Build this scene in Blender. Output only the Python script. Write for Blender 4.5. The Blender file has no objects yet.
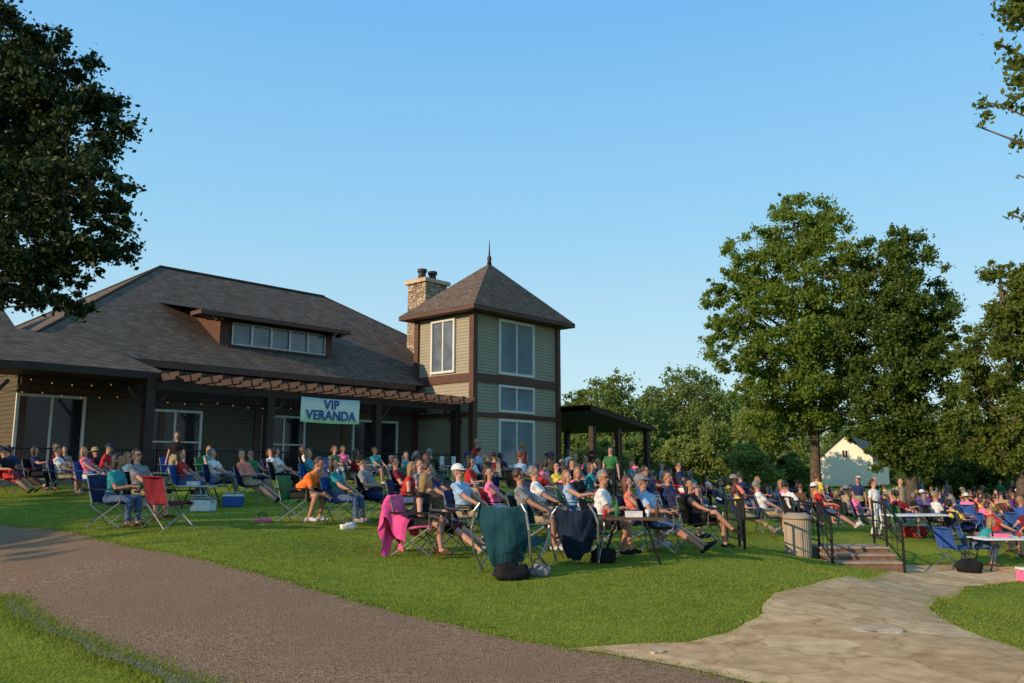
import bpy, math, random, bmesh
import numpy as np
from mathutils import Vector, Matrix, noise
from mathutils.geometry import delaunay_2d_cdt
from collections import defaultdict
random.seed(11); rng=np.random.default_rng(11)
R=math.radians
scene=bpy.context.scene; COL=scene.collection
V=Vector
# ------------------------------------------------------------------ camera
F=826.0; HOR=468.0; EYE=1.6
PITCH=math.atan((HOR-341.5)/F)
cam=bpy.data.cameras.new("camera"); camo=bpy.data.objects.new("camera",cam); COL.objects.link(camo)
camo.location=(0,0,EYE); camo.rotation_euler=(math.pi/2+PITCH,0,0)
cam.sensor_width=36; cam.lens=36*F/1024; cam.clip_end=3000; cam.clip_start=.1
scene.camera=camo
def at(px,py,Y):
    d=V((px-512, F*math.cos(PITCH)-math.sin(PITCH)*(341.5-py), F*math.sin(PITCH)+math.cos(PITCH)*(341.5-py)))
    return V((0,0,EYE))+d*(Y/d.y)
def wx(px,Y): return (px-512)/F*Y
def to_px(p):
    q=V(p)-V((0,0,EYE)); f=q.y*math.cos(PITCH)+q.z*math.sin(PITCH)
    return 512+F*q.x/max(f,.1)
# ------------------------------------------------------------------ terrain
ctl=[(0,0,0),(-6,2,0),(6,2,-.02),(0,6,0),(-3,6,0),(-7,6,0),(0,-15,0),(-15,0,.1),(18,0,-.3)]
for px,py,Y in [(0,600,9.4),(0,560,12),(0,525,16),(125,527,14),(125,546,12.6),(200,520,15.5),(310,525,15.6),(250,572,10.6),(440,557,12.6),(420,620,8.6),
    (500,572,11.4),(640,553,14),(725,546,15.5),(560,600,9.6),(600,650,7.3),(793,549,20),(890,568,18.2),(835,541,21.5),(980,562,20),(1024,660,7),
    (900,590,14),(760,648,7.5),(940,600,12.8),(1010,630,9.6),(60,492,23),(300,488,25),(440,480,32),(480,474,40),(0,488,30),(1100,560,20),(700,510,24),
    (740,590,10.2),(850,577,12.5)]:
    p=at(px,py,Y); ctl.append((p.x,p.y,p.z))
for x,y,z in [(2,34,.75),(5,44,1.1),(6,33,.1),(10,32,-.35),(17,32,-.55),(10,50,-.2),(25,50,-.7),(40,90,-1.1),(-20,60,1.2),(-60,60,1),(-80,0,.4),(80,20,-1),(100,120,-1.2),
    (0,140,-.5),(-100,150,0),(0,-100,0),(200,200,-1),(-200,200,0),(200,-100,-1),(-200,-100,0),(0,300,-1),(-12,40,1.25),(-22,30,1.15),(-16,26,1.1)]:
    ctl.append((x,y,z))
CT=np.array(ctl,float); n_=len(CT)
def phi(r2): return np.where(r2>1e-9, .5*r2*np.log(np.maximum(r2,1e-9)),0)
D2=((CT[:,None,:2]-CT[None,:,:2])**2).sum(-1)
A=np.zeros((n_+3,n_+3)); A[:n_,:n_]=phi(D2)+np.eye(n_)*.6; A[:n_,n_]=1; A[:n_,n_+1:]=CT[:,:2]; A[n_,:n_]=1; A[n_+1:,:n_]=CT[:,:2].T
W=np.linalg.solve(A,np.concatenate([CT[:,2],[0,0,0]]))
def gz_np(P):
    P=np.array(P,float); r0=np.sqrt((P[:,0]**2+(P[:,1]-20)**2)); r=np.sqrt((P**2).sum(1)); k=np.minimum(1,280/np.maximum(r,1e-6)); P=P*k[:,None]
    out=np.empty(len(P))
    for i in range(0,len(P),20000):
        Q=P[i:i+20000]; d2=((Q[:,None,:]-CT[None,:,:2])**2).sum(-1)
        out[i:i+20000]=phi(d2)@W[:n_]+W[n_]+Q@W[n_+1:]
    f=np.clip((r0-55)/80,0,1); f=f*f*(3-2*f)
    return np.clip(out,-2,2)*(1-f)-1.0*f
def gz(x,y): return float(gz_np([[x,y]])[0])
def hit(px,py):
    Ys=np.linspace(1.2,60,500); P=np.array([list(at(px,py,Y)) for Y in Ys]); g=gz_np(P[:,:2]); d=P[:,2]-g
    i=np.argmax(d<0) if (d<0).any() else len(d)-1
    return V((P[i,0],P[i,1],g[i]))
# ------------------------------------------------------------------ materials
def newmat(name):
    m=bpy.data.materials.new(name); m.use_nodes=True; nt=m.node_tree; return m,nt,nt.nodes["Principled BSDF"]
def pm(name,col,rough=.75,var=.25,scale=6,bump=0,bscale=30,metal=0,spec=.4,col2=None,detail=5):
    m,nt,b=newmat(name); N=nt.nodes; L=nt.links
    tc=N.new("ShaderNodeTexCoord"); no=N.new("ShaderNodeTexNoise"); no.inputs["Scale"].default_value=scale; no.inputs["Detail"].default_value=detail
    L.new(tc.outputs["Object"],no.inputs["Vector"])
    cr=N.new("ShaderNodeValToRGB"); c2=col2 or tuple(min(1,c*(1+var)) for c in col); c1=tuple(c*(1-var) for c in col)
    cr.color_ramp.elements[0].position=.3; cr.color_ramp.elements[1].position=.7
    cr.color_ramp.elements[0].color=(*c1,1); cr.color_ramp.elements[1].color=(*c2,1)
    L.new(no.outputs["Fac"],cr.inputs["Fac"]); L.new(cr.outputs["Color"],b.inputs["Base Color"])
    b.inputs["Roughness"].default_value=rough; b.inputs["Metallic"].default_value=metal; b.inputs["Specular IOR Level"].default_value=spec
    if bump:
        n2=N.new("ShaderNodeTexNoise"); n2.inputs["Scale"].default_value=bscale; n2.inputs["Detail"].default_value=6; L.new(tc.outputs["Object"],n2.inputs["Vector"])
        bp=N.new("ShaderNodeBump"); bp.inputs["Strength"].default_value=bump; bp.inputs["Distance"].default_value=.02
        L.new(n2.outputs["Fac"],bp.inputs["Height"]); L.new(bp.outputs["Normal"],b.inputs["Normal"])
    return m
def leafmat(name,c1,c2,trans=.4):
    m=bpy.data.materials.new(name); m.use_nodes=True; nt=m.node_tree; N=nt.nodes; L=nt.links; N.clear()
    out=N.new("ShaderNodeOutputMaterial"); g=N.new("ShaderNodeNewGeometry"); cr=N.new("ShaderNodeValToRGB")
    cr.color_ramp.elements[0].color=(*c1,1); cr.color_ramp.elements[1].color=(*c2,1)
    tc=N.new("ShaderNodeTexCoord"); no=N.new("ShaderNodeTexNoise"); no.inputs["Scale"].default_value=.5; L.new(tc.outputs["Object"],no.inputs["Vector"])
    mx=N.new("ShaderNodeMath"); mx.operation='ADD'; L.new(g.outputs["Random Per Island"],mx.inputs[0]); L.new(no.outputs["Fac"],mx.inputs[1])
    mu=N.new("ShaderNodeMath"); mu.operation='MULTIPLY'; mu.inputs[1].default_value=.5; L.new(mx.outputs[0],mu.inputs[0]); L.new(mu.outputs[0],cr.inputs["Fac"])
    d=N.new("ShaderNodeBsdfPrincipled"); d.inputs["Roughness"].default_value=.55; d.inputs["Specular IOR Level"].default_value=.25
    t=N.new("ShaderNodeBsdfTranslucent"); ms=N.new("ShaderNodeMixShader"); ms.inputs[0].default_value=trans
    L.new(cr.outputs["Color"],d.inputs["Base Color"]); L.new(cr.outputs["Color"],t.inputs["Color"])
    L.new(d.outputs[0],ms.inputs[1]); L.new(t.outputs[0],ms.inputs[2]); L.new(ms.outputs[0],out.inputs["Surface"]); return m
def shingles(name,c1,c2):
    m,nt,b=newmat(name); N=nt.nodes; L=nt.links
    uv=N.new("ShaderNodeUVMap"); br=N.new("ShaderNodeTexBrick"); br.inputs["Scale"].default_value=1; br.inputs["Brick Width"].default_value=.33; br.inputs["Row Height"].default_value=.16
    br.inputs["Mortar Size"].default_value=.010; br.inputs["Color1"].default_value=(*c1,1); br.inputs["Color2"].default_value=(*c2,1); br.inputs["Mortar"].default_value=(*[c*.5 for c in c1],1)
    L.new(uv.outputs[0],br.inputs["Vector"])
    no=N.new("ShaderNodeTexNoise"); no.inputs["Scale"].default_value=2.2; no.inputs["Detail"].default_value=8; L.new(uv.outputs[0],no.inputs["Vector"])
    cr=N.new("ShaderNodeValToRGB"); cr.color_ramp.elements[0].position=.35; cr.color_ramp.elements[0].color=(.86,.86,.87,1); cr.color_ramp.elements[1].position=.65; cr.color_ramp.elements[1].color=(1.12,1.11,1.09,1)
    L.new(no.outputs["Fac"],cr.inputs["Fac"]); mx=N.new("ShaderNodeMix"); mx.data_type='RGBA'; mx.blend_type='MULTIPLY'; mx.inputs[0].default_value=1
    L.new(br.outputs["Color"],mx.inputs[6]); L.new(cr.outputs["Color"],mx.inputs[7]); L.new(mx.outputs[2],b.inputs["Base Color"])
    bp=N.new("ShaderNodeBump"); bp.inputs["Strength"].default_value=.6; bp.inputs["Distance"].default_value=.03; L.new(br.outputs["Fac"],bp.inputs["Height"]); bp.invert=True; L.new(bp.outputs[0],b.inputs["Normal"])
    b.inputs["Roughness"].default_value=.95; b.inputs["Specular IOR Level"].default_value=.03; return m
M={}
M['shingle']=shingles('brown roof shingles',(.118,.088,.068),(.172,.136,.110))
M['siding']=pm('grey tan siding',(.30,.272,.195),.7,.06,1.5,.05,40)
M['sidingshade']=pm('olive siding with painted porch shade',(.085,.070,.042),.7,.1,1.5,.05,40)  # siding colour darkened to carry the shade under the porch roof
M['trim']=pm('brown stained trim',(.090,.038,.024),.6,.2,4,.1,30)
M['rafter']=pm('weathered rafter timber',(.048,.027,.020),.7,.25,4,.1,30)
M['dark']=pm('dark stained timber',(.030,.015,.010),.6,.3,5,.1,30)
M['white']=pm('white window trim',(.60,.60,.56),.5,.05,4)
M['glass']=pm('window glass with painted sky reflection',(.17,.215,.25),.08,.25,.6,spec=.5)  # pale blue-grey colour stands in for the sky reflected in the panes
M['glassmid']=pm('dormer glass',(.12,.15,.18),.08,.3,1.5,spec=.6)
M['glassdark']=pm('dim window glass',(.02,.022,.025),.08,.5,.8,spec=.3)
M['black']=pm('black metal',(.012,.012,.013),.45,.3,8,metal=.3)
M['steel']=pm('grey tube metal',(.30,.30,.31),.35,.2,10,metal=.8)
M['bark']=pm('bark',(.085,.065,.048),.9,.4,4,.8,14)
M['stonegrey']=pm('pale rock',(.50,.37,.24),.9,.3,5,.5,14)
M['deck']=pm('veranda slab',(.25,.22,.18),.85,.2,2)
M['step']=pm('brick brown step',(.165,.100,.068),.85,.3,6,.3,25)
M['tread']=pm('step tread stone',(.31,.22,.155),.85,.2,6,.2,25)
M['cream']=pm('cream house siding',(.80,.69,.53),.8,.05,1)
M['greyroof']=shingles('grey roof shingles',(.16,.15,.15),(.22,.21,.20))
def stonework():
    m,nt,b=newmat('chimney stonework'); N=nt.nodes; L=nt.links
    tc=N.new("ShaderNodeTexCoord"); mp=N.new("ShaderNodeMapping"); mp.inputs["Scale"].default_value=(1,1,2.0); L.new(tc.outputs["Object"],mp.inputs[0])
    vo=N.new("ShaderNodeTexVoronoi"); vo.inputs["Scale"].default_value=2.6; L.new(mp.outputs[0],vo.inputs["Vector"])
    ve=N.new("ShaderNodeTexVoronoi"); ve.feature='DISTANCE_TO_EDGE'; ve.inputs["Scale"].default_value=2.6; L.new(mp.outputs[0],ve.inputs["Vector"])
    cr=N.new("ShaderNodeValToRGB"); cr.color_ramp.elements[0].color=(.20,.14,.09,1); cr.color_ramp.elements[1].color=(.46,.36,.24,1)
    sp=N.new("ShaderNodeSeparateColor"); L.new(vo.outputs["Color"],sp.inputs[0]); L.new(sp.outputs[0],cr.inputs["Fac"])
    c2=N.new("ShaderNodeValToRGB"); c2.color_ramp.elements[0].color=(.35,.33,.3,1); c2.color_ramp.elements[1].position=.08; c2.color_ramp.elements[1].color=(1,1,1,1)
    L.new(ve.outputs["Distance"],c2.inputs["Fac"]); mx=N.new("ShaderNodeMix"); mx.data_type='RGBA'; mx.blend_type='MULTIPLY'; mx.inputs[0].default_value=1
    L.new(cr.outputs[0],mx.inputs[6]); L.new(c2.outputs[0],mx.inputs[7]); L.new(mx.outputs[2],b.inputs["Base Color"])
    bp=N.new("ShaderNodeBump"); bp.inputs["Distance"].default_value=.06; bp.inputs["Strength"].default_value=.8; L.new(c2.outputs[0],bp.inputs["Height"]); L.new(bp.outputs[0],b.inputs["Normal"])
    b.inputs["Roughness"].default_value=.9; return m
M['chim']=stonework()
def groundmat():
    m,nt,b=newmat('mown lawn'); N=nt.nodes; L=nt.links; tc=N.new("ShaderNodeTexCoord")
    def noi(s,d=6):
        n=N.new("ShaderNodeTexNoise"); n.inputs["Scale"].default_value=s; n.inputs["Detail"].default_value=d; L.new(tc.outputs["Object"],n.inputs["Vector"]); return n
    a=noi(.35,5); f=noi(5,8); h=noi(60,4)
    cr=N.new("ShaderNodeValToRGB"); e=cr.color_ramp.elements; e[0].position=.36; e[0].color=(.085,.150,.012,1); e[1].position=.62; e[1].color=(.275,.300,.036,1)
    mi=N.new("ShaderNodeMath"); mi.operation='MULTIPLY_ADD'; mi.inputs[1].default_value=.42; L.new(f.outputs[0],mi.inputs[0])
    m2=N.new("ShaderNodeMath"); m2.operation='MULTIPLY'; m2.inputs[1].default_value=.58; L.new(a.outputs[0],m2.inputs[0]); L.new(m2.outputs[0],mi.inputs[2]); L.new(mi.outputs[0],cr.inputs[0])
    c3=N.new("ShaderNodeValToRGB"); c3.color_ramp.elements[0].position=.3; c3.color_ramp.elements[0].color=(.75,.75,.7,1); c3.color_ramp.elements[1].position=.7; c3.color_ramp.elements[1].color=(1.2,1.2,1.1,1); L.new(h.outputs[0],c3.inputs[0])
    mx=N.new("ShaderNodeMix"); mx.data_type='RGBA'; mx.blend_type='MULTIPLY'; mx.inputs[0].default_value=1; L.new(cr.outputs[0],mx.inputs[6]); L.new(c3.outputs[0],mx.inputs[7]); L.new(mx.outputs[2],b.inputs["Base Color"])
    bp=N.new("ShaderNodeBump"); bp.inputs["Strength"].default_value=.6; bp.inputs["Distance"].default_value=.03; L.new(h.outputs[0],bp.inputs["Height"]); L.new(bp.outputs[0],b.inputs["Normal"])
    b.inputs["Roughness"].default_value=.9; b.inputs["Specular IOR Level"].default_value=.1; return m
M['lawn']=groundmat()
def gravelmat(name,c1,c2,c3,scale,patch):
    m,nt,b=newmat(name); N=nt.nodes; L=nt.links; tc=N.new("ShaderNodeTexCoord")
    v=N.new("ShaderNodeTexVoronoi"); v.inputs["Scale"].default_value=scale; L.new(tc.outputs["Object"],v.inputs["Vector"])
    sp=N.new("ShaderNodeSeparateColor"); L.new(v.outputs["Color"],sp.inputs[0])
    cr=N.new("ShaderNodeValToRGB"); cr.color_ramp.elements[0].color=(*c1,1); cr.color_ramp.elements[1].color=(*c2,1); L.new(sp.outputs[0],cr.inputs[0])
    n=N.new("ShaderNodeTexNoise"); n.inputs["Scale"].default_value=patch; n.inputs["Detail"].default_value=7; L.new(tc.outputs["Object"],n.inputs["Vector"])
    r2=N.new("ShaderNodeValToRGB"); r2.color_ramp.elements[0].position=.4; r2.color_ramp.elements[0].color=(0,0,0,1); r2.color_ramp.elements[1].position=.62; r2.color_ramp.elements[1].color=(.85,.85,.85,1); L.new(n.outputs[0],r2.inputs[0])
    mx=N.new("ShaderNodeMix"); mx.data_type='RGBA'; L.new(r2.outputs[0],mx.inputs[0]); L.new(cr.outputs[0],mx.inputs[6]); mx.inputs[7].default_value=(*c3,1); L.new(mx.outputs[2],b.inputs["Base Color"])
    bp=N.new("ShaderNodeBump"); bp.inputs["Strength"].default_value=.6; bp.inputs["Distance"].default_value=.012; L.new(v.outputs["Distance"],bp.inputs["Height"]); L.new(bp.outputs[0],b.inputs["Normal"])
    b.inputs["Roughness"].default_value=.95; b.inputs["Specular IOR Level"].default_value=.05; return m
M['road']=gravelmat('worn chip road',(.16,.085,.047),(.40,.255,.160),(.24,.150,.092),55,.7)
def flagmat():
    m,nt,b=newmat('flagstone path'); N=nt.nodes; L=nt.links; tc=N.new("ShaderNodeTexCoord")
    n0=N.new("ShaderNodeTexNoise"); n0.inputs["Scale"].default_value=1.5; L.new(tc.outputs["Object"],n0.inputs["Vector"])
    ad=N.new("ShaderNodeMix"); ad.data_type='RGBA'; ad.blend_type='ADD'; ad.inputs[0].default_value=.6; L.new(tc.outputs["Object"],ad.inputs[6]); L.new(n0.outputs["Color"],ad.inputs[7])
    v=N.new("ShaderNodeTexVoronoi"); v.inputs["Scale"].default_value=1.3; L.new(ad.outputs[2],v.inputs["Vector"])
    e=N.new("ShaderNodeTexVoronoi"); e.feature='DISTANCE_TO_EDGE'; e.inputs["Scale"].default_value=1.3; L.new(ad.outputs[2],e.inputs["Vector"])
    sp=N.new("ShaderNodeSeparateColor"); L.new(v.outputs["Color"],sp.inputs[0])
    cr=N.new("ShaderNodeValToRGB"); cr.color_ramp.elements[0].color=(.55,.345,.175,1); cr.color_ramp.elements[1].color=(.70,.475,.26,1); L.new(sp.outputs[0],cr.inputs[0])
    n=N.new("ShaderNodeTexNoise"); n.inputs["Scale"].default_value=5; n.inputs["Detail"].default_value=9; n.inputs["Roughness"].default_value=.65; L.new(tc.outputs["Object"],n.inputs["Vector"])
    r3=N.new("ShaderNodeValToRGB"); r3.color_ramp.elements[0].position=.33; r3.color_ramp.elements[0].color=(.68,.64,.58,1); r3.color_ramp.elements[1].position=.66; r3.color_ramp.elements[1].color=(1.12,1.11,1.1,1); L.new(n.outputs[0],r3.inputs[0])
    ec=N.new("ShaderNodeValToRGB"); ec.color_ramp.elements[0].color=(.80,.75,.66,1); ec.color_ramp.elements[1].position=.03; ec.color_ramp.elements[1].color=(1,1,1,1); L.new(e.outputs["Distance"],ec.inputs[0])
    m1=N.new("ShaderNodeMix"); m1.data_type='RGBA'; m1.blend_type='MULTIPLY'; m1.inputs[0].default_value=1; L.new(cr.outputs[0],m1.inputs[6]); L.new(r3.outputs[0],m1.inputs[7])
    m2=N.new("ShaderNodeMix"); m2.data_type='RGBA'; m2.blend_type='MULTIPLY'; m2.inputs[0].default_value=1; L.new(m1.outputs[2],m2.inputs[6]); L.new(ec.outputs[0],m2.inputs[7]); L.new(m2.outputs[2],b.inputs["Base Color"])
    bp=N.new("ShaderNodeBump"); bp.inputs["Strength"].default_value=.3; bp.inputs["Distance"].default_value=.02; L.new(ec.outputs[0],bp.inputs["Height"])
    b2=N.new("ShaderNodeBump"); b2.inputs["Strength"].default_value=.4; b2.inputs["Distance"].default_value=.03; L.new(n.outputs[0],b2.inputs["Height"]); L.new(bp.outputs[0],b2.inputs["Normal"]); L.new(b2.outputs[0],b.inputs["Normal"])
    b.inputs["Roughness"].default_value=.92; b.inputs["Specular IOR Level"].default_value=.1; return m
M['flag']=flagmat()
CLOTH={'teal':(.03,.24,.26),'red':(.42,.03,.03),'orange':(.75,.16,.03),'white':(.62,.62,.62),'light blue':(.28,.42,.60),'navy':(.02,.03,.09),'black':(.015,.015,.017),
 'grey':(.20,.20,.21),'pink':(.80,.16,.32),'hot pink':(.85,.09,.27),'green':(.04,.16,.06),'khaki':(.32,.25,.15),'denim':(.07,.11,.20),'blue':(.03,.09,.32),'maroon':(.16,.015,.025),'yellow':(.60,.45,.06),'dark teal':(.010,.052,.072),'dark navy':(.010,.020,.042),'coral':(.62,.18,.13),'purple':(.14,.06,.25),'brown':(.10,.06,.035)}
CM={k:pm(k+' cloth',c,.85,.15,7,.35,22,spec=.15) for k,c in CLOTH.items()}
SK={'fair':pm('fair skin',(.48,.24,.165),.55,.06,6),'tan':pm('tan skin',(.38,.18,.115),.55,.06,6),'dark':pm('dark skin',(.12,.06,.04),.5,.06,6)}
HAIRC={'black':(.012,.010,.009),'brown':(.045,.025,.015),'blonde':(.26,.15,.06),'grey':(.18,.17,.16),'auburn':(.12,.04,.02)}
HM={k:pm(k+' hair',c,.5,.35,30,.5,60) for k,c in HAIRC.items()}
M['dot']=pm('dark eye and lens',(.02,.012,.012),.4,.1)
M['sole']=pm('trainer white',(.5,.5,.5),.6,.1)
# ------------------------------------------------------------------ mesh builder
class MB:
    def __init__(s): s.v=[]; s.f=[]; s.mi=[]; s.uv=[]
    def face(s,pts,m=0,uv=None):
        i=len(s.v); s.v+= [tuple(p) for p in pts]; s.f.append(tuple(range(i,i+len(pts)))); s.mi.append(m); s.uv.append(uv)
    def box(s,x0,x1,y0,y1,z0,z1,m=0,T=None):
        i=len(s.v); c=[(x0,y0,z0),(x1,y0,z0),(x1,y1,z0),(x0,y1,z0),(x0,y0,z1),(x1,y0,z1),(x1,y1,z1),(x0,y1,z1)]
        if T: c=[tuple(T@V(p)) for p in c]
        s.v+=c
        for q in [(0,3,2,1),(4,5,6,7),(0,1,5,4),(1,2,6,5),(2,3,7,6),(3,0,4,7)]: s.f.append(tuple(i+k for k in q)); s.mi.append(m); s.uv.append(None)
        return s
    def tube(s,pts,rad,n=8,m=0,cap=True):
        pts=[V(p) for p in pts]
        if not isinstance(rad,(list,tuple)): rad=[rad]*len(pts)
        i0=len(s.v); up=V((0,0,1))
        for k,p in enumerate(pts):
            d=(pts[min(k+1,len(pts)-1)]-pts[max(k-1,0)]).normalized()
            a=d.cross(up); a=a.normalized() if a.length>.05 else V((1,0,0))
            if k and a.dot(pa)<0: a=-a
            pa=a
            b=d.cross(a)
            for j in range(n):
                t=2*math.pi*j/n; s.v.append(tuple(p+(a*math.cos(t)+b*math.sin(t))*rad[k]))
        for k in range(len(pts)-1):
            for j in range(n):
                a_=i0+k*n+j; b_=i0+k*n+(j+1)%n; s.f.append((a_,b_,b_+n,a_+n)); s.mi.append(m); s.uv.append(None)
        if cap:
            s.f.append(tuple(i0+j for j in range(n))[::-1]); s.mi.append(m); s.uv.append(None)
            k=i0+(len(pts)-1)*n; s.f.append(tuple(k+j for j in range(n))); s.mi.append(m); s.uv.append(None)
        return s
    def ell(s,c,ax,n=12,h=8,T=None,m=0):
        i0=len(s.v); c=V(c)
        def P(q):
            q=V((q[0]*ax[0],q[1]*ax[1],q[2]*ax[2]))
            if T: q=T@q
            return tuple(c+q)
        s.v.append(P((0,0,1)))
        for a in range(1,h):
            th=math.pi*a/h
            for b in range(n): s.v.append(P((math.sin(th)*math.cos(2*math.pi*b/n),math.sin(th)*math.sin(2*math.pi*b/n),math.cos(th))))
        s.v.append(P((0,0,-1))); e=len(s.v)-1
        for b in range(n):
            s.f.append((i0,i0+1+b,i0+1+(b+1)%n)); s.mi.append(m); s.uv.append(None)
            k=i0+1+(h-2)*n; s.f.append((k+(b+1)%n,k+b,e)); s.mi.append(m); s.uv.append(None)
        for a in range(h-2):
            for b in range(n):
                k=i0+1+a*n; s.f.append((k+b,k+n+b,k+n+(b+1)%n,k+(b+1)%n)); s.mi.append(m); s.uv.append(None)
        return s
    def cap(s,a,b,ra,rb,n=10):
        a=V(a);b=V(b);d=b-a;L=d.length
        if L<1e-5: d=V((0,0,1)); L=1e-5
        d=d/L; pts=[];rs=[]
        for t in (-.98,-.8,-.5,0): pts.append(a+d*ra*t); rs.append(ra*math.sqrt(max(0,1-t*t)))
        for t in (0,.5,.8,.98): pts.append(b+d*rb*t); rs.append(rb*math.sqrt(max(0,1-t*t)))
        return s.tube(pts,rs,n)
    def mesh(s,name,mats,smooth=False):
        me=bpy.data.meshes.new(name); me.from_pydata(s.v,[],s.f); me.polygons.foreach_set('material_index',s.mi)
        if any(u for u in s.uv):
            ul=me.uv_layers.new(name='UVMap'); k=0
            for f,u in zip(s.f,s.uv):
                for j in range(len(f)):
                    if u: ul.data[k].uv=u[j]
                    k+=1
        for m in (mats if isinstance(mats,(list,tuple)) else [mats]): me.materials.append(m)
        if smooth: me.polygons.foreach_set('use_smooth',[True]*len(me.polygons))
        me.update(); return me
    def build(s,name,mats,parent=None,smooth=False,loc=None):
        return ob(name,s.mesh(name,mats,smooth),parent,loc)
def ob(name,me,parent=None,loc=None,rz=0,mt=None):
    o=bpy.data.objects.new(name,me); COL.objects.link(o)
    if parent: o.parent=parent
    if loc is not None: o.location=loc
    if rz: o.rotation_euler=(0,0,rz)
    if mt is not None: o.matrix_basis=mt
    return o
def empty(name,loc,rz=0):
    o=bpy.data.objects.new(name,None); COL.objects.link(o); o.location=loc; o.rotation_euler=(0,0,rz); return o
PEND=[]
def tag(o,label,cat,group=None,defer=False):
    o['label']=label; o['category']=cat
    if group: o['group']=group
    PEND.append(o); return o
def struct(o): o['kind']='structure'; return o
def setmats(o,mats):
    for i,m in enumerate(mats):
        if i<len(o.material_slots): o.material_slots[i].link='OBJECT'; o.material_slots[i].material=m
# ------------------------------------------------------------------ ground
s_=np.linspace(-1,1,380); ax=np.sinh(s_*5.6)/math.sinh(5.6)*1500
GX,GY=np.meshgrid(ax,ax+11); P=np.stack([GX.ravel(),GY.ravel()],1); Z=gz_np(P)
vs=np.column_stack([P,Z]); n=len(ax)
idx=np.arange(n*n).reshape(n,n); fc=np.stack([idx[:-1,:-1],idx[:-1,1:],idx[1:,1:],idx[1:,:-1]],-1).reshape(-1,4)
me=bpy.data.meshes.new('lawn_ground'); me.from_pydata(vs.tolist(),[],fc.tolist()); me.materials.append(M['lawn']); me.polygons.foreach_set('use_smooth',[True]*len(me.polygons))
struct(ob('lawn_ground',me))
def pip(P,poly):
    x=P[:,0];y=P[:,1]; ins=np.zeros(len(P),bool); n=len(poly); j=n-1
    for i in range(n):
        xi,yi=poly[i];xj,yj=poly[j]; c=((yi>y)!=(yj>y))&(x<(xj-xi)*(y-yi)/(yj-yi+1e-12)+xi); ins^=c; j=i
    return ins
def outline(pxs,jit=.06,seg=.2):
    W_=[hit(*p) if abs(p[0])+abs(p[1])>20 else V((p[0],p[1],0)) for p in pxs]; out=[]
    for a,b in zip(W_,W_[1:]+W_[:1]):
        L=(V(b.xy)-V(a.xy)).length; k=max(1,int(L/seg))
        for i in range(k):
            q=V(a.xy).lerp(V(b.xy),i/k); nv=noise.noise_vector(V((q.x*1.7,q.y*1.7,3)))*jit; n2=noise.noise_vector(V((q.x*7,q.y*7,5)))*jit*.4; out.append((q.x+nv.x+n2.x,q.y+nv.y+n2.y))
    return out
def sheet(name,poly,mat,dz,step=.3):
    pts=[V(p) for p in poly]; a=np.array(poly); mn=a.min(0); mx=a.max(0)
    g=np.stack(np.meshgrid(np.arange(mn[0],mx[0],step),np.arange(mn[1],mx[1],step)),-1).reshape(-1,2); g=g[pip(g,poly)]
    n=len(pts); pts+= [V(p) for p in g.tolist()]
    vs,es,fs,*_=delaunay_2d_cdt(pts,[(i,(i+1)%n) for i in range(n)],[],1,1e-5)
    Z=gz_np(np.array([list(v) for v in vs]))+dz
    me=bpy.data.meshes.new(name); me.from_pydata([(v.x,v.y,z) for v,z in zip(vs,Z)],[],[f for f in fs]); me.materials.append(mat); me.polygons.foreach_set('use_smooth',[True]*len(me.polygons)); 
    bm=bmesh.new(); bm.from_mesh(me); bmesh.ops.recalc_face_normals(bm,faces=bm.faces)
    bm.faces.ensure_lookup_table()
    if len(bm.faces) and bm.faces[0].normal.z<0: bmesh.ops.reverse_faces(bm,faces=bm.faces)
    bm.to_mesh(me); bm.free()
    return struct(ob(name,me))
roadP=outline([(-250,500),(-100,512),(0,525),(100,541),(180,556),(250,573),(330,597),(420,620),(520,643),(600,655),(680,672),(800,700),(5,2),(1,-3),(-5,-3),(-2,3.6),(190,684),(120,660),(60,634),(0,600),(-120,556),(-250,530)],.07)
pathP=outline([(570,652),(630,650),(690,645),(728,636),(745,626),(766,617),(764,606),(775,596),(810,587),(850,578),(885,573),(905,566),(960,566),(1030,568),(1120,572),(1120,583),(1024,582),(965,588),(938,600),(930,612),(960,630),(1024,653),(1120,670),(7,3),(3,3),(800,697),(680,671),(600,655)],.05)
sheet('road',roadP,M['road'],.014); sheet('flagstone_path',pathP,M['flag'],.020)
gp=outline([(0,598),(60,632),(120,659),(200,688),(290,730),(240,730),(150,679),(90,654),(40,631),(0,608)],.10,.06)
sheet('gravel_verge',gp,gravelmat('rough grey gravel',(.06,.05,.04),(.26,.22,.18),(.10,.13,.025),60,7),.026,.12)
def blades(N,y0,y1,hmin,hmax,edge=None,sig=.06):
    if edge is None:
        u=rng.random(N*2); Y=y0*(y1/y0)**u; X=(rng.random(N*2)*2-1)*Y*.66
    else:
        e=np.array(edge); k=rng.integers(0,len(e),N*2); q=e[k]+rng.normal(0,sig,(N*2,2)); X=q[:,0];Y=q[:,1]
        ok=(Y>4)&(Y<24)&(abs(X)<Y*.7); X=X[ok];Y=Y[ok]
    P=np.stack([X,Y],1)
    if edge is None: P=P[~(pip(P,roadP)|pip(P,pathP))]
    P=P[:N]; Z=gz_np(P); n=len(P); a=rng.random(n)*6.283; h=hmin+(hmax-hmin)*rng.random(n)**2; w=(.003+.0005*P[:,1])*(.6+rng.random(n)*.8)
    lean=rng.normal(0,.6,(n,2))*h[:,None]
    b=np.column_stack([P,Z-.004]); dx=np.column_stack([np.cos(a)*w,np.sin(a)*w,np.zeros(n)])
    t=np.column_stack([P+lean,Z+h]); vs=np.stack([b-dx,b+dx,t],1).reshape(-1,3); return vs
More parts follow.
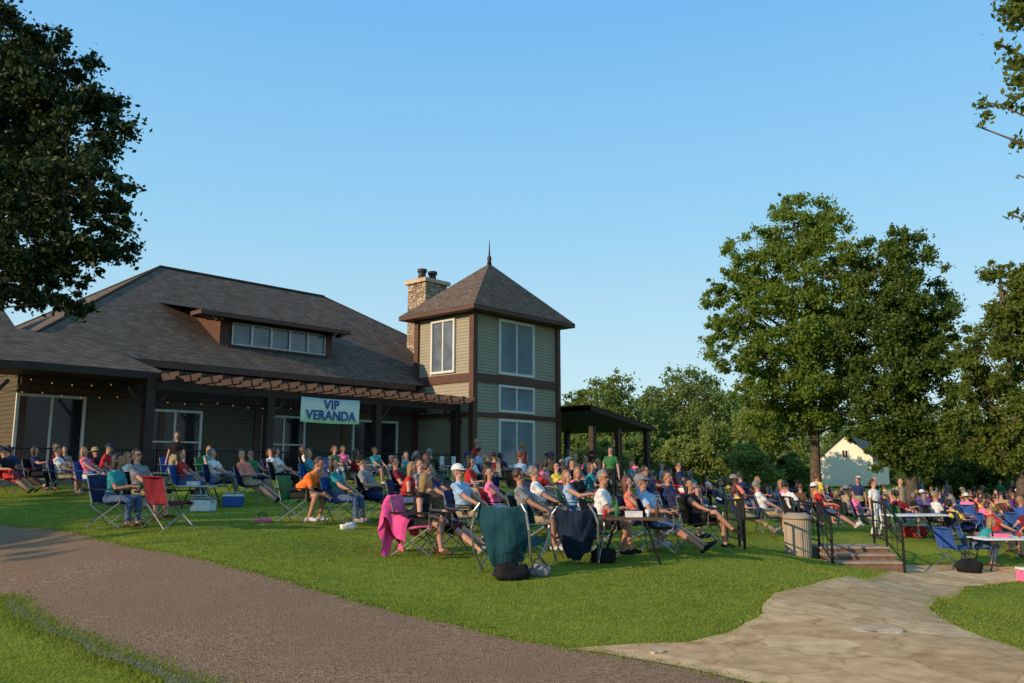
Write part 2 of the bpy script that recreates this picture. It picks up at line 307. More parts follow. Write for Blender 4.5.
vs=np.concatenate([blades(190000,5,22,.008,.024),blades(22000,0,0,.015,.05,roadP),blades(14000,0,0,.015,.05,pathP),blades(12000,0,0,.02,.06,gp,.09)])
me=bpy.data.meshes.new('grass'); me.from_pydata(vs.tolist(),[],np.arange(len(vs)).reshape(-1,3).tolist()); me.materials.append(leafmat('grass blade',(.12,.185,.014),(.34,.37,.055),.45))
o=ob('grass',me); o['kind']='stuff'; o['label']='short mown grass blades covering the lawn'; o['category']='grass'
# ------------------------------------------------------------------ building
CX,CY=wx(473,40),40.0; G0=1.22
bld=empty('veranda_clubhouse',(CX,CY,0),R(48)); tag(bld,'large brown shingled hall with square corner tower, pergola veranda and stone chimney','building')
def clap(mb,ax_,fix,a0,a1,z0,z1,out,m=0,st=.16):
    z=z0
    while z<z1-1e-3:
        zt=min(z+st,z1); o=.028*out
        if ax_=='x': q=[(a0,fix+o,z),(a1,fix+o,z),(a1,fix,zt),(a0,fix,zt)]; u=[(a0,fix,z),(a1,fix,z),(a1,fix+o,z),(a0,fix+o,z)]
        else: q=[(fix+o,a0,z),(fix+o,a1,z),(fix,a1,zt),(fix,a0,zt)]; u=[(fix,a0,z),(fix,a1,z),(fix+o,a1,z),(fix+o,a0,z)]
        mb.face(q,m); mb.face(u,m); z=zt
def rfuv(pts):
    pts=[V(p) for p in pts]; n=(pts[1]-pts[0]).cross(pts[2]-pts[0]).normalized(); h=V((0,0,1)).cross(n)
    h=h.normalized() if h.length>.01 else V((1,0,0)); s=n.cross(h); return [(p.dot(h),p.dot(s)) for p in pts]
def roofface(mb,pts,m=0):
    mb.face(pts,m,rfuv(pts)); 
def window(parent,axn,fix,c,w,z0,z1,out,cols=2,rows=1,glass='glass',tw=.14,frame='white',name='window'):
    o=out
    def bx(mb,a0,a1,za,zb,d0,d1):
        if axn=='x': mb.box(a0,a1,min(fix+o*d0,fix+o*d1),max(fix+o*d0,fix+o*d1),za,zb)
        else: mb.box(min(fix+o*d0,fix+o*d1),max(fix+o*d0,fix+o*d1),a0,a1,za,zb)
    a0,a1=c-w/2,c+w/2
    f=MB(); bx(f,a0,a0+tw,z0,z1,.03,.13); bx(f,a1-tw,a1,z0,z1,.03,.13); bx(f,a0+tw,a1-tw,z1-tw,z1,.03,.13); bx(f,a0+tw,a1-tw,z0,z0+tw,.03,.13)
    for i in range(1,cols):
        x=a0+tw+(w-2*tw)*i/cols; bx(f,x-.045,x+.045,z0+tw,z1-tw,.03,.098)
    for i in range(1,rows):
        z=z0+tw+(z1-z0-2*tw)*i/rows; bx(f,a0+tw,a1-tw,z-.03,z+.03,.03,.094)
    fo=f.build(name,M[frame],parent)
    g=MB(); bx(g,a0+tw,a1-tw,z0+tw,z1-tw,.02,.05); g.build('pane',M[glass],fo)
    return fo
SU,SV=6.48,4.07
w=MB(); clap(w,'x',0,.0,SU,G0-.3,9.5,-1); clap(w,'y',0,0,SV,G0-.3,9.5,-1); clap(w,'y',SU,0,SV,G0-.3,9.5,1); clap(w,'x',SV,0,SU,5.0,9.5,1); w.build('tower_wall',M['siding'],bld)
w=MB()
for x,y in [(0,0),(SU,0),(0,SV),(SU,SV)]:
    w.box(x-.15,x+.15,y-.15,y+.15,G0-.3,9.3)
for z0,z1 in [(5.78,6.2),(4.08,4.30),(9.15,9.5)]:
    w.box(.15,SU-.15,-.11,-.0305,z0,z1); w.box(-.11,-.0305,.15,SV-.15,z0,z1); w.box(SU+.0305,SU+.11,.15,SV-.15,z0,z1)
w.build('tower_trim',M['trim'],bld)
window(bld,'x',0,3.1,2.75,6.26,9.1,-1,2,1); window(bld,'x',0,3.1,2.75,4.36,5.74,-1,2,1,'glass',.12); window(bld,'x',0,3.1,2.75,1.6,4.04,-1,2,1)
window(bld,'y',0,2.1,1.75,6.3,9.05,-1,2,1,'glassmid',tw=.12)
r=MB(); e=.75; z=9.42; ap=(SU/2,SV/2,12.6); c=[(-e,-e,z),(SU+e,-e,z),(SU+e,SV+e,z),(-e,SV+e,z)]
for i in range(4): roofface(r,[c[i],c[(i+1)%4],ap])
tr=r.build('tower_roof',M['shingle'],bld)
w=MB(); w.box(-e+.02,SU+e-.02,-e+.02,SV+e-.02,z-.20,z-.006); w.build('eave_fascia',M['trim'],tr)
w=MB(); w.tube([(SU/2,SV/2,12.5),(SU/2,SV/2,12.75),(SU/2,SV/2,12.9),(SU/2,SV/2,13.05),(SU/2,SV/2,13.9)],[.14,.10,.13,.05,.012],10); w.build('finial',M['dark'],tr,True)
ev,ez,rv,rz_=3.4,5.75,12.4,11.66; tl,trr=10.1,.15; xl,xr=-19.1,8.85; bv=21.4
r=MB(); 
roofface(r,[(xl,ev,ez),(xr,ev,ez),(-trr,rv,rz_),(-tl,rv,rz_)]); roofface(r,[(xr,ev,ez),(xr,bv,ez),(-trr,rv,rz_)]); roofface(r,[(xr,bv,ez),(xl,bv,ez),(-tl,rv,rz_),(-trr,rv,rz_)]); roofface(r,[(xl,bv,ez),(xl,ev,ez),(-tl,rv,rz_)])
mr=r.build('main_roof',M['shingle'],bld)
w=MB(); w.tube([(-tl,rv,rz_+.02),(-trr,rv,rz_+.02)],.09,6); 
for a,b in [((-trr,rv,rz_),(xr,ev,ez)),((-tl,rv,rz_),(xl,ev,ez)),((-tl,rv,rz_),(xl,bv,ez))]: w.tube([a,b],.07,6)
w.build('ridge_cap',M['shingle'],mr)
w=MB(); w.box(xl+.02,-.7,ev-.03,ev+.10,ez-.28,ez-.01); w.box(xl+.02,-.7,ev+.10,SV-.02,ez-.12,ez-.05); w.build('eave_fascia',M['trim'],mr)
w=MB(); clap(w,'x',SV,-18.6,0,G0-.3,ez-.13,-1); clap(w,'y',-18.6,SV,20.5,G0-.3,ez-.05,-1); clap(w,'y',8.2,SV,20.5,G0-.3,ez-.05,1); clap(w,'x',SV,SU,8.2,G0-.3,ez-.13,-1); w.face([(8.2,20.5,G0-.3),(-18.6,20.5,G0-.3),(-18.6,20.5,ez),(8.2,20.5,ez)]); w.build('main_wall',M['sidingshade'],bld)
for px0,px1,z0,z1,cols in [(15,85,1.5,4.2,2),(147,202,1.35,3.9,2),(262,305,1.35,3.9,2),(352,397,1.5,3.9,2)]:
    def tt(px):
        k=(px-512)/F; x0=CX-.743*SV; y0=CY+.669*SV; return (x0-k*y0)/(.669-k*.743)
    a,b=-tt(px0),-tt(px1); window(bld,'x',SV,(a+b)/2,abs(b-a),z0,z1,-1,cols,2 if z0<1.4 else 1,'glassdark',.10,name='glazed_door' if z0<1.4 else 'window')
w=MB()
for t in (0.2,4.6,9.2,13.4,18.4): w.box(-t-.12,-t+.12,SV-.09,SV-.031,G0-.3,ez-.13)
w.box(-18.6,0,SV-.085,SV-.0315,4.3,4.5); w.build('wall_trim',M['trim'],bld)
d=MB(); clap(d,'x',5.2,-10.5,-4.6,6.7,8.25,-1); d.face([(-10.5,5.2,6.7),(-10.5,5.2,8.25),(-10.5,8.3,8.7)]); d.face([(-4.6,5.2,6.7),(-4.6,5.2,8.25),(-4.6,8.3,8.7)]); do=d.build('dormer',M['trim'],bld)
for i in range(5):
    window(do,'x',5.2,-9.5+.985*i,.98,6.98,7.98,-1,1,1,'glassmid',.055,'steel','dormer_window')
w=MB(); w.box(-10.2,-4.9,5.04,5.165,7.985,8.06); w.box(-10.2,-4.9,5.04,5.165,6.86,6.975); w.build('dormer_sill',M['dark'],do)
r=MB(); roofface(r,[(-11.85,4.4,8.24),(-4.1,4.4,8.24),(-4.1,8.4,9.05),(-11.85,8.4,9.05)]); dr=r.build('dormer_roof',M['shingle'],do)
w=MB(); w.box(-11.85,-4.1,4.37,4.5,8.03,8.22); w.face([(-11.84,4.5,8.2),(-4.11,4.5,8.2),(-4.11,8.2,8.95),(-11.84,8.2,8.95)]); w.box(-11.85,-11.72,4.5,5.3,8.05,8.22); w.box(-4.23,-4.1,4.5,5.3,8.05,8.22)
for x in (-11.2,-10.8,-4.95,-4.5): w.box(x-.06,x+.06,4.5,5.0,7.9,8.06)
w.build('dormer_fascia',M['trim'],dr)
r=MB(); a=(-14.8,.8,4.97); b=(-27,.8,4.97); cc=(-27,4.6,6.55); dd=(-16.6,4.6,6.55)
roofface(r,[b,a,dd,cc]); roofface(r,[a,(-14.8,4.0,4.97),dd]); pr=r.build('porch_roof',M['shingle'],bld)
w=MB(); w.box(-27,-14.78,.78,.9,4.72,4.955); w.box(-14.9,-14.78,.9,4.0,4.72,4.955); w.box(-27,-14.9,.9,4.0,4.80,4.86); w.build('porch_fascia',M['dark'],pr)
r=MB(); roofface(r,[(-34,8,6.9),(-17.5,8,6.9),(-17.5,12.5,9.4),(-34,12.5,9.4)]); roofface(r,[(-17.5,8,6.9),(-17.5,17,6.9),(-17.5,12.5,9.4)]); r.build('wing_roof',M['shingle'],bld)
w=MB(); w.box(-34,-18.7,8.6,16,G0-.3,6.85); w.build('wing_wall',M['sidingshade'],bld)
w=MB(); w.box(-27,SU+6.2,-.6,SV-.03,G0-1.2,G0+.02); w.build('veranda_floor',M['deck'],bld)
pg=MB(); pg.box(-15.2,-.16,.74,.86,4.36,4.66); pg.box(-15.2,-.16,3.2,3.32,4.36,4.66); pg.box(-15.2,-.16,.98,1.08,4.40,4.64)
po=pg.build('pergola_beam',M['dark'],bld)
for i in range(19):
    x=-15.0+.81*i; q=MB(); q.box(x-.055,x+.055,-.35,3.95,4.663,4.92); q.box(x-.055,x+.055,-.60,-.35,4.76,4.92); q.build('pergola_rafter',M['rafter'],po)
for k,y in enumerate((.25,1.5,2.75)):
    q=MB(); q.box(-15.3,-.2,y-.03,y+.03,4.924,5.0); q.build('pergola_batten',M['dark'],po)
for t in (.35,5.2,10.6,15.4,20.6,26):
    q=MB(); q.box(-t-.16,-t+.16,.68,1.0,G0,4.355 if t<15 else 4.79); q.box(-t-.22,-t+.22,.62,1.06,G0,G0+.5)
    for s in (-1,1): q.tube([(-t+s*.14,.83,3.6),(-t+s*.75,.83,4.34)],.06,6)
    q.build('veranda_post',M['dark'],bld)
q=MB(); q.tube([(-.5,.84,G0+1.0),(-26,.84,G0+1.0)],.03,6); q.tube([(-.5,.84,G0+.15),(-26,.84,G0+.15)],.02,6)
for i in range(190): q.tube([(-.5-.134*i,.84,G0+.15),(-.5-.134*i,.84,G0+1.0)],.010,4,cap=False)
q.build('veranda_railing',M['black'],bld)
q=MB(); q.box(2.1,3.75,5.9,7.4,6,12.0); ch=q.build('chimney',M['chim'],bld)
q=MB(); q.box(1.95,3.9,5.75,7.55,12.003,12.22); q.build('chimney_cap',M['stonegrey'],ch)
for x in (2.5,3.3):
    q=MB(); q.tube([(x,6.65,12.2),(x,6.65,12.7),(x,6.65,12.71),(x,6.65,12.88)],[.26,.20,.28,.28],12); q.build('chimney_pot',M['dark'],ch)
r=MB(); roofface(r,[(SU+.05,-2.2,4.9),(SU+6.3,-2.2,3.95),(SU+6.3,4.3,3.95),(SU+.05,4.3,4.9)]); sr=r.build('side_porch_roof',M['shingle'],bld)
q=MB(); q.box(SU+6.2,SU+6.33,-2.2,4.3,3.72,3.94); q.face([(SU+.12,-2.18,4.6),(SU+6.2,-2.18,3.72),(SU+6.2,-2.18,3.94),(SU+.12,-2.18,4.87)]); q.face([(SU+.12,-2.17,4.6),(SU+6.2,-2.17,3.73),(SU+6.2,4.25,3.73),(SU+.12,4.25,4.6)]); q.build('side_porch_fascia',M['dark'],sr)
for x,y in [(SU+5.8,-1.9),(SU+5.8,3.9),(SU+3,-1.9),(SU+.6,-1.9)]:
    q=MB(); q.box(x-.14,x+.14,y-.14,y+.14,G0-.8,3.78); q.build('side_porch_post',M['dark'],bld)
em,nt,b=newmat('warm bulb glow'); b.inputs["Base Color"].default_value=(.5,.25,.1,1); b.inputs["Emission Color"].default_value=(1,.45,.16,1); b.inputs["Emission Strength"].default_value=.35
def string(x0,x1,y,z,n,label):
    root=empty('string_light',(CX,CY,0),R(48)); tag(root,label,'string lights','string lights under the veranda')
    pts=[]; 
    for i in range(n*3+1): t=i/(n*3); pts.append((x0+(x1-x0)*t,y,z-.12*abs(math.sin(t*n*.7))))
    MB().tube(pts,.008,4).build('cord',M['black'],root)
    for i in range(n):
        p=pts[i*3+1]; MB().ell((p[0],p[1],p[2]-.06),(.020,.020,.028),8,6).build('bulb',em,root)
string(-25,-15,1.0,4.5,16,'string of warm bulbs under the left porch roof edge'); string(-14.6,-5,3.0,4.25,14,'string of warm bulbs inside the pergola behind the banner'); string(-24,-15,3.4,4.3,14,'string of warm bulbs deep inside the left porch')
# banner
bn=empty('banner',(CX,CY,0),R(48)); tag(bn,'pale banner reading VIP VERANDA hung from the pergola beam','banner')
bm_,nt,b=newmat('banner cloth'); N=nt.nodes; L=nt.links; tc=N.new("ShaderNodeTexCoord"); sx=N.new("ShaderNodeSeparateXYZ"); L.new(tc.outputs["Generated"],sx.inputs[0]); cr=N.new("ShaderNodeValToRGB")
cr.color_ramp.elements[0].color=(.32,.62,.25,1); cr.color_ramp.elements[1].color=(.42,.70,.85,1); e2=cr.color_ramp.elements.new(.3); e2.color=(.74,.86,.70,1); e3=cr.color_ramp.elements.new(.75); e3.color=(.76,.86,.86,1)
L.new(sx.outputs[2],cr.inputs[0]); L.new(cr.outputs[0],b.inputs["Base Color"]); b.inputs["Roughness"].default_value=.6
q=MB(); nx=24
for i in range(nx):
    for j in range(6):
        def bp_(i,j): return (-9.3+2.95*i/nx,.60+.02*math.sin(i*.9)+.01*math.sin(j),3.46+1.02*j/6-.03*math.sin(math.pi*i/nx))
        q.face([bp_(i,j),bp_(i+1,j),bp_(i+1,j+1),bp_(i,j+1)])
q.build('cloth',bm_,bn)
navy=pm('banner ink',(.02,.08,.34),.6,.05)
for txt,sz,z in [('VIP',.46,4.02),('VERANDA',.46,3.58)]:
    cu=bpy.data.curves.new('t','FONT'); cu.body=txt; cu.size=sz*1.18; cu.align_x='CENTER'; cu.offset=.012; cu.extrude=.003
    to=bpy.data.objects.new('t',cu); COL.objects.link(to); dg=bpy.context.evaluated_depsgraph_get(); me=bpy.data.meshes.new_from_object(to.evaluated_get(dg)); bpy.data.objects.remove(to)
    me.materials.clear(); me.materials.append(navy)
    xs=[v.co.x for v in me.vertices]; sc=min(1,2.65/(max(xs)-min(xs)))
    ob('lettering',me,bn,mt=Matrix.Translation((-7.82,.555,z))@Matrix.Rotation(math.pi/2,4,'X')@Matrix.Diagonal((sc,1,1,1)))
for x in (-9.25,-6.4): MB().tube([(x,.6,4.46),(x,.72,4.64)],.012,5).build('tie',M['black'],bn)
# far house
hp=at(847,484,112); hs=empty('cream_house',(hp.x,hp.y,hp.z-.2),R(-34)); tag(hs,'distant cream gabled house with grey roof behind the tall tree','house')
q=MB(); q.box(-3.4,3.4,0,11,0,3.7); q.face([(-3.4,0,3.7),(3.4,0,3.7),(0,0,6.6)]); q.face([(-3.4,11,3.7),(3.4,11,3.7),(0,11,6.6)]); q.build('wall',M['cream'],hs)
r=MB(); roofface(r,[(-3.9,-.5,3.3),(-3.9,11.5,3.3),(0,11.5,6.7),(0,-.5,6.7)]); roofface(r,[(3.9,11.5,3.3),(3.9,-.5,3.3),(0,-.5,6.7),(0,11.5,6.7)]); r.build('roof',M['greyroof'],hs)
window(hs,'x',0,0,.8,3.7,4.7,-1,2,1,'glassdark',tw=.06,frame='cream')
# ------------------------------------------------------------------ trees
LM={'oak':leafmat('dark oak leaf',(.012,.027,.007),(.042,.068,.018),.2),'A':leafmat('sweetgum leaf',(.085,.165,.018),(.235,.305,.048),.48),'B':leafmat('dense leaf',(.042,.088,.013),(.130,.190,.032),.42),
    'C':leafmat('evening leaf',(.065,.115,.014),(.19,.225,.038),.45),'far':leafmat('far leaf',(.10,.165,.034),(.215,.270,.070),.45),'far2':leafmat('far pale leaf',(.15,.215,.038),(.30,.335,.080),.45)}
def leafmesh(name,cl,nl,size,mat,flat=.8):
    cl=np.array(cl); w_=cl[:,3]**2; w_/=w_.sum(); k=rng.choice(len(cl),nl,p=w_)
    d=rng.normal(size=(nl,3)); d/=np.linalg.norm(d,axis=1)[:,None]; rr=np.abs(rng.normal(0,.62,nl)).clip(0,1.5)
    c=cl[k,:3]+d*rr[:,None]*cl[k,3:4]*np.array([1,1,flat])
    a=rng.normal(size=(nl,3)); a/=np.linalg.norm(a,axis=1)[:,None]; b=rng.normal(size=(nl,3))
    b=np.cross(a,b); b/=np.linalg.norm(b,axis=1)[:,None]+1e-9
    s=size*(.6+.8*rng.random(nl))[:,None]
    vs=np.stack([c-a*s*.5,c+b*s*.30,c+a*s*.5,c-b*s*.30],1).reshape(-1,3)
    me=bpy.data.meshes.new(name); me.from_pydata(vs.tolist(),[],np.arange(nl*4).reshape(-1,4).tolist()); me.materials.append(mat); return me
def tree(name,label,base,ells,tr,nl,size,mat,group=None,nc=22,bark='bark',cat='tree',flat=.8,cs=.3,trunk_top=None):
    bx,by=base; z0=gz(bx,by); root=empty(name,(0,0,0)); root.location=(bx,by,z0); tag(root,label,cat,group); O=V((bx,by,z0))
    cl=[]; t=MB(); top=trunk_top or max(ells,key=lambda e:e[0].z)[0]; ax0=O+V((0,0,-.3))
    def axis(f):
        p=ax0.lerp(top,f); return p+V((noise.noise(V((f*3,bx,0))),noise.noise(V((f*3,by,5))),0))*tr*1.6*f
    t.tube([axis(i/8) for i in range(9)],[tr*1.35]+[tr*(1-.88*i/8) for i in range(1,9)],9)
    for (c,rx,rz) in ells:
        hgt=(c.z-z0)/(top.z-z0+.01); f=max(.25,min(.85,hgt*.72)); a=axis(f); L=(c-a)
        if L.length>.5: t.tube([a,a+L*.35+V((0,0,L.length*.06)),a+L*.7+V((0,0,.05*L.length)),c],[tr*.36,tr*.22,tr*.13,tr*.06],6)
        n=max(4,int(nc*(rx/3)))
        for i in range(n):
            d=V(rng.normal(size=3)); d.normalize(); k=.25+.8*random.random()**.7; p=c+V((d.x*rx*k,d.y*rx*k,d.z*rz*k)); r_=rx*cs*(.45+.9*random.random()); cl.append((*p,r_))
            if i%3==0: m_=c.lerp(p,.5)+V((0,0,-.05*rx)); t.tube([c,m_,p],[tr*.07,tr*.045,tr*.015],4,cap=False)
    me=t.mesh('trunk',M[bark],True); me.transform(Matrix.Translation(-O)); ob('trunk',me,root)
    me=leafmesh('crown',cl,nl,size,LM[mat] if isinstance(mat,str) else mat,flat); me.transform(Matrix.Translation(-O)); ob('crown',me,root)
    return root
def E(px,py,Y,rpx,rpz=None): 
    p=at(px,py,Y); return (p,rpx/F*Y,(rpz or rpx)/F*Y)
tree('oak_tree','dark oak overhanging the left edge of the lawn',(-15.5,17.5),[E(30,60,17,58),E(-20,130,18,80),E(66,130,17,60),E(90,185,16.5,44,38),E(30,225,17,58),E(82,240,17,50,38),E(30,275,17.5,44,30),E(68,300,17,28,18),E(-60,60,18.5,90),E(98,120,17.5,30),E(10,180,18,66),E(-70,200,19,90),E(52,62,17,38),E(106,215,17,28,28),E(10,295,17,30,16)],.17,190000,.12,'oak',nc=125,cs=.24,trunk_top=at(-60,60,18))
tree('tall_tree','tall airy tree with open leafy crown right of centre',(wx(812,45),45),[E(800,225,45,42,32),E(830,262,44,42),E(760,262,45,38),E(735,305,45,34),E(795,300,44,54),E(845,310,45,42),E(745,350,44,40,32),E(800,362,44,52),E(722,330,45,24,18),E(845,375,45,38),E(770,400,44,40,30),E(820,412,45,38,28),E(790,205,45,18,14),E(715,290,45,16,12),E(775,432,45,26,18),E(850,425,45,24,20)],.32,160000,.17,'A',nc=72,cs=.20,trunk_top=at(803,215,45))
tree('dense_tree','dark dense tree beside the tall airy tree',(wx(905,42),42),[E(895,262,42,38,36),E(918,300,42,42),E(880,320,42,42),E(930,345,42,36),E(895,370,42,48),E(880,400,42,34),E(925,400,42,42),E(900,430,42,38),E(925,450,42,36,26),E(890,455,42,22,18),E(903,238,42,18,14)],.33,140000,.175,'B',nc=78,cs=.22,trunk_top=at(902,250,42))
tree('edge_tree','sunlit tree cut off by the right frame edge',(wx(1015,36),36),[E(1010,300,36,34),E(985,355,36,34),E(1030,340,36,46),E(985,400,36,38),E(1020,420,36,44),E(965,435,37,26,24),E(1000,270,36,14,12),E(1060,300,36,60),E(1000,455,36,34,22)],.28,110000,.16,'C',nc=68,cs=.23)
nt_=[E(1014,15,9,20,16),E(1040,70,9,40,28),E(1000,105,9,26,17),E(982,128,9,13,8),E(1040,140,9.3,28,16),E(1012,215,9,15,9),E(1035,232,9,14,8),E(1060,0,9,60,40),E(1100,100,9.6,70,60),E(1003,45,9,13,9),E(1018,175,9,7,5)]
tree('overhanging_tree','near tree whose twigs hang into the upper right corner',(8.3,8.2),nt_,.13,10000,.072,LM['C'],nc=180,cs=.33,trunk_top=at(1130,-60,9.3),flat=.7)
for px,Y,hpx,rpx,mt_,lab in [(612,88,370,40,'far','mid green far tree just right of the side porch'),(580,95,388,28,'far','narrow far tree beside the tower'),(690,92,366,52,'far','broad rounded far tree left of the tall tree'),(655,100,384,36,'far','far tree between the two rounded crowns left of the tall tree'),
    (716,66,418,32,'far2','small pale round tree in front of the far trees'),(765,70,402,44,'far2','pale bushy tree beneath the tall tree'),(735,98,388,42,'far','far tree seen left beneath the tall crown'),(600,64,440,28,'far2','low bush right of the side porch'),(640,70,434,32,'far','low dark bush behind the crowd'),(680,66,438,30,'far2','low pale bush behind the crowd'),
    (950,80,405,46,'far','dark far tree behind the dense tree'),(1010,75,420,46,'B','dark low tree at the right edge behind the crowd'),(803,135,436,18,'far','distant tree left of the cream house'),(900,130,428,34,'far','distant tree right of the cream house'),(555,110,402,28,'far','distant tree behind the tower'),
    (925,60,452,30,'B','low dark shrub under the dense tree'),(975,58,448,36,'B','dark shrub mass behind the right crowd'),(745,60,444,30,'far2','low shrub left of the tall trunk'),(788,62,452,20,'far','low shrub at the foot of the tall tree'),(1030,62,445,40,'far','bushy shrub behind the crowd at the right edge'),(850,175,436,52,'far','farthest tree rising behind the cream house')]:
    top=at(px,hpx,Y); zb=gz(wx(px,Y),Y); H=top.z-zb; r_=rpx/F*Y; x=wx(px,Y); ee=[]
    for i in range(10):
        f=i/9; zz=zb+H*(.08+.74*f); rr=r_*(.62+.5*math.sin(math.pi*(f*.85+.12)))*.72; a=i*2.4; ee.append((V((x+math.cos(a)*r_*.42*(1-f*.6),Y+math.sin(a)*r_*.42,zz)),rr,rr*.85))
    ee.append((V((x,Y,zb+H*.86)),r_*.55,H*.12))
    tree('far_tree' if hpx<440 else 'shrub',lab,(x,Y),ee,max(.12,r_*.04),26000,max(.23,.0038*Y),mt_,'trees behind the crowd',nc=42,cs=.30)
tree('added_shade_tree','unseen tree added left of the frame to cast shade',(-26,4),[(V((-26,4,8)),4.2,3.8),(V((-24,6,6)),3,2.5),(V((-29,2,7)),3.4,3),(V((-26,8,7.5)),3,2.6)],.35,10000,.4,'B',nc=22)  # added out of view to throw shade on the left lawn and clubhouse
# ------------------------------------------------------------------ people
def ik(a,b,l1,l2,pole):
    d=b-a; L=d.length
    if L>l1+l2-.004: b=a+d*((l1+l2-.004)/L); d=b-a; L=d.length
    n=d/L; c=(l1*l1-l2*l2+L*L)/(2*L); h=math.sqrt(max(0,l1*l1-c*c)); p=pole-n*pole.dot(n); p.normalize(); return a+n*c+p*h,b
POSES={
 'up':dict(h=(-.08,.52),lean=-14,ft=[(.42,.13,.07),(.40,-.13,.07)],hd=[(.26,.14,.63),(.28,-.13,.63)],txt='seated'),
 'rec':dict(h=(-.06,.51),lean=-26,ft=[(.76,.10,.07),(.70,-.12,.07)],hd=[(.12,.27,.68),(.14,-.27,.68)],txt='reclining'),
 'fwd':dict(h=(-.02,.52),lean=42,ft=[(.36,.15,.07),(.30,-.16,.07)],hd=[(.50,.07,.52),(.52,-.05,.50)],txt='bending'),
 'cross':dict(h=(-.08,.52),lean=-18,ft=[(.42,.10,.07),(.60,.04,.36)],hd=[(.22,.05,.66),(.25,-.04,.68)],txt='legs crossed'),
 'drink':dict(h=(-.08,.52),lean=-10,ft=[(.46,.13,.07),(.36,-.13,.07)],hd=[(.24,.15,.63),(.34,-.16,.86)],txt='hand raised'),
 'hand':dict(h=(-.06,.52),lean=6,ft=[(.40,.13,.07),(.34,-.10,.07)],hd=[(.30,.06,.72),(.33,-.05,.74)],txt='hands together'),
 'turn':dict(h=(-.06,.52),lean=18,ft=[(.30,.16,.07),(.44,-.08,.07)],hd=[(.36,.16,.60),(.34,-.16,.62)],txt='leaning'),
 'stand':dict(h=(0,.91),lean=0,ft=[(.02,.12,.07),(-.03,-.13,.07)],hd=[(.06,.27,.80),(.08,-.27,.80)],txt='standing'),
 'akimbo':dict(h=(0,.91),lean=3,ft=[(.05,.14,.07),(-.05,-.13,.07)],hd=[(.24,.10,1.12),(.26,-.08,1.15)],txt='standing'),
 'walk':dict(h=(0,.89),lean=5,ft=[(.30,.10,.07),(-.30,-.10,.10)],hd=[(-.12,.25,.84),(.24,-.24,.90)],txt='walking')}
BC={}
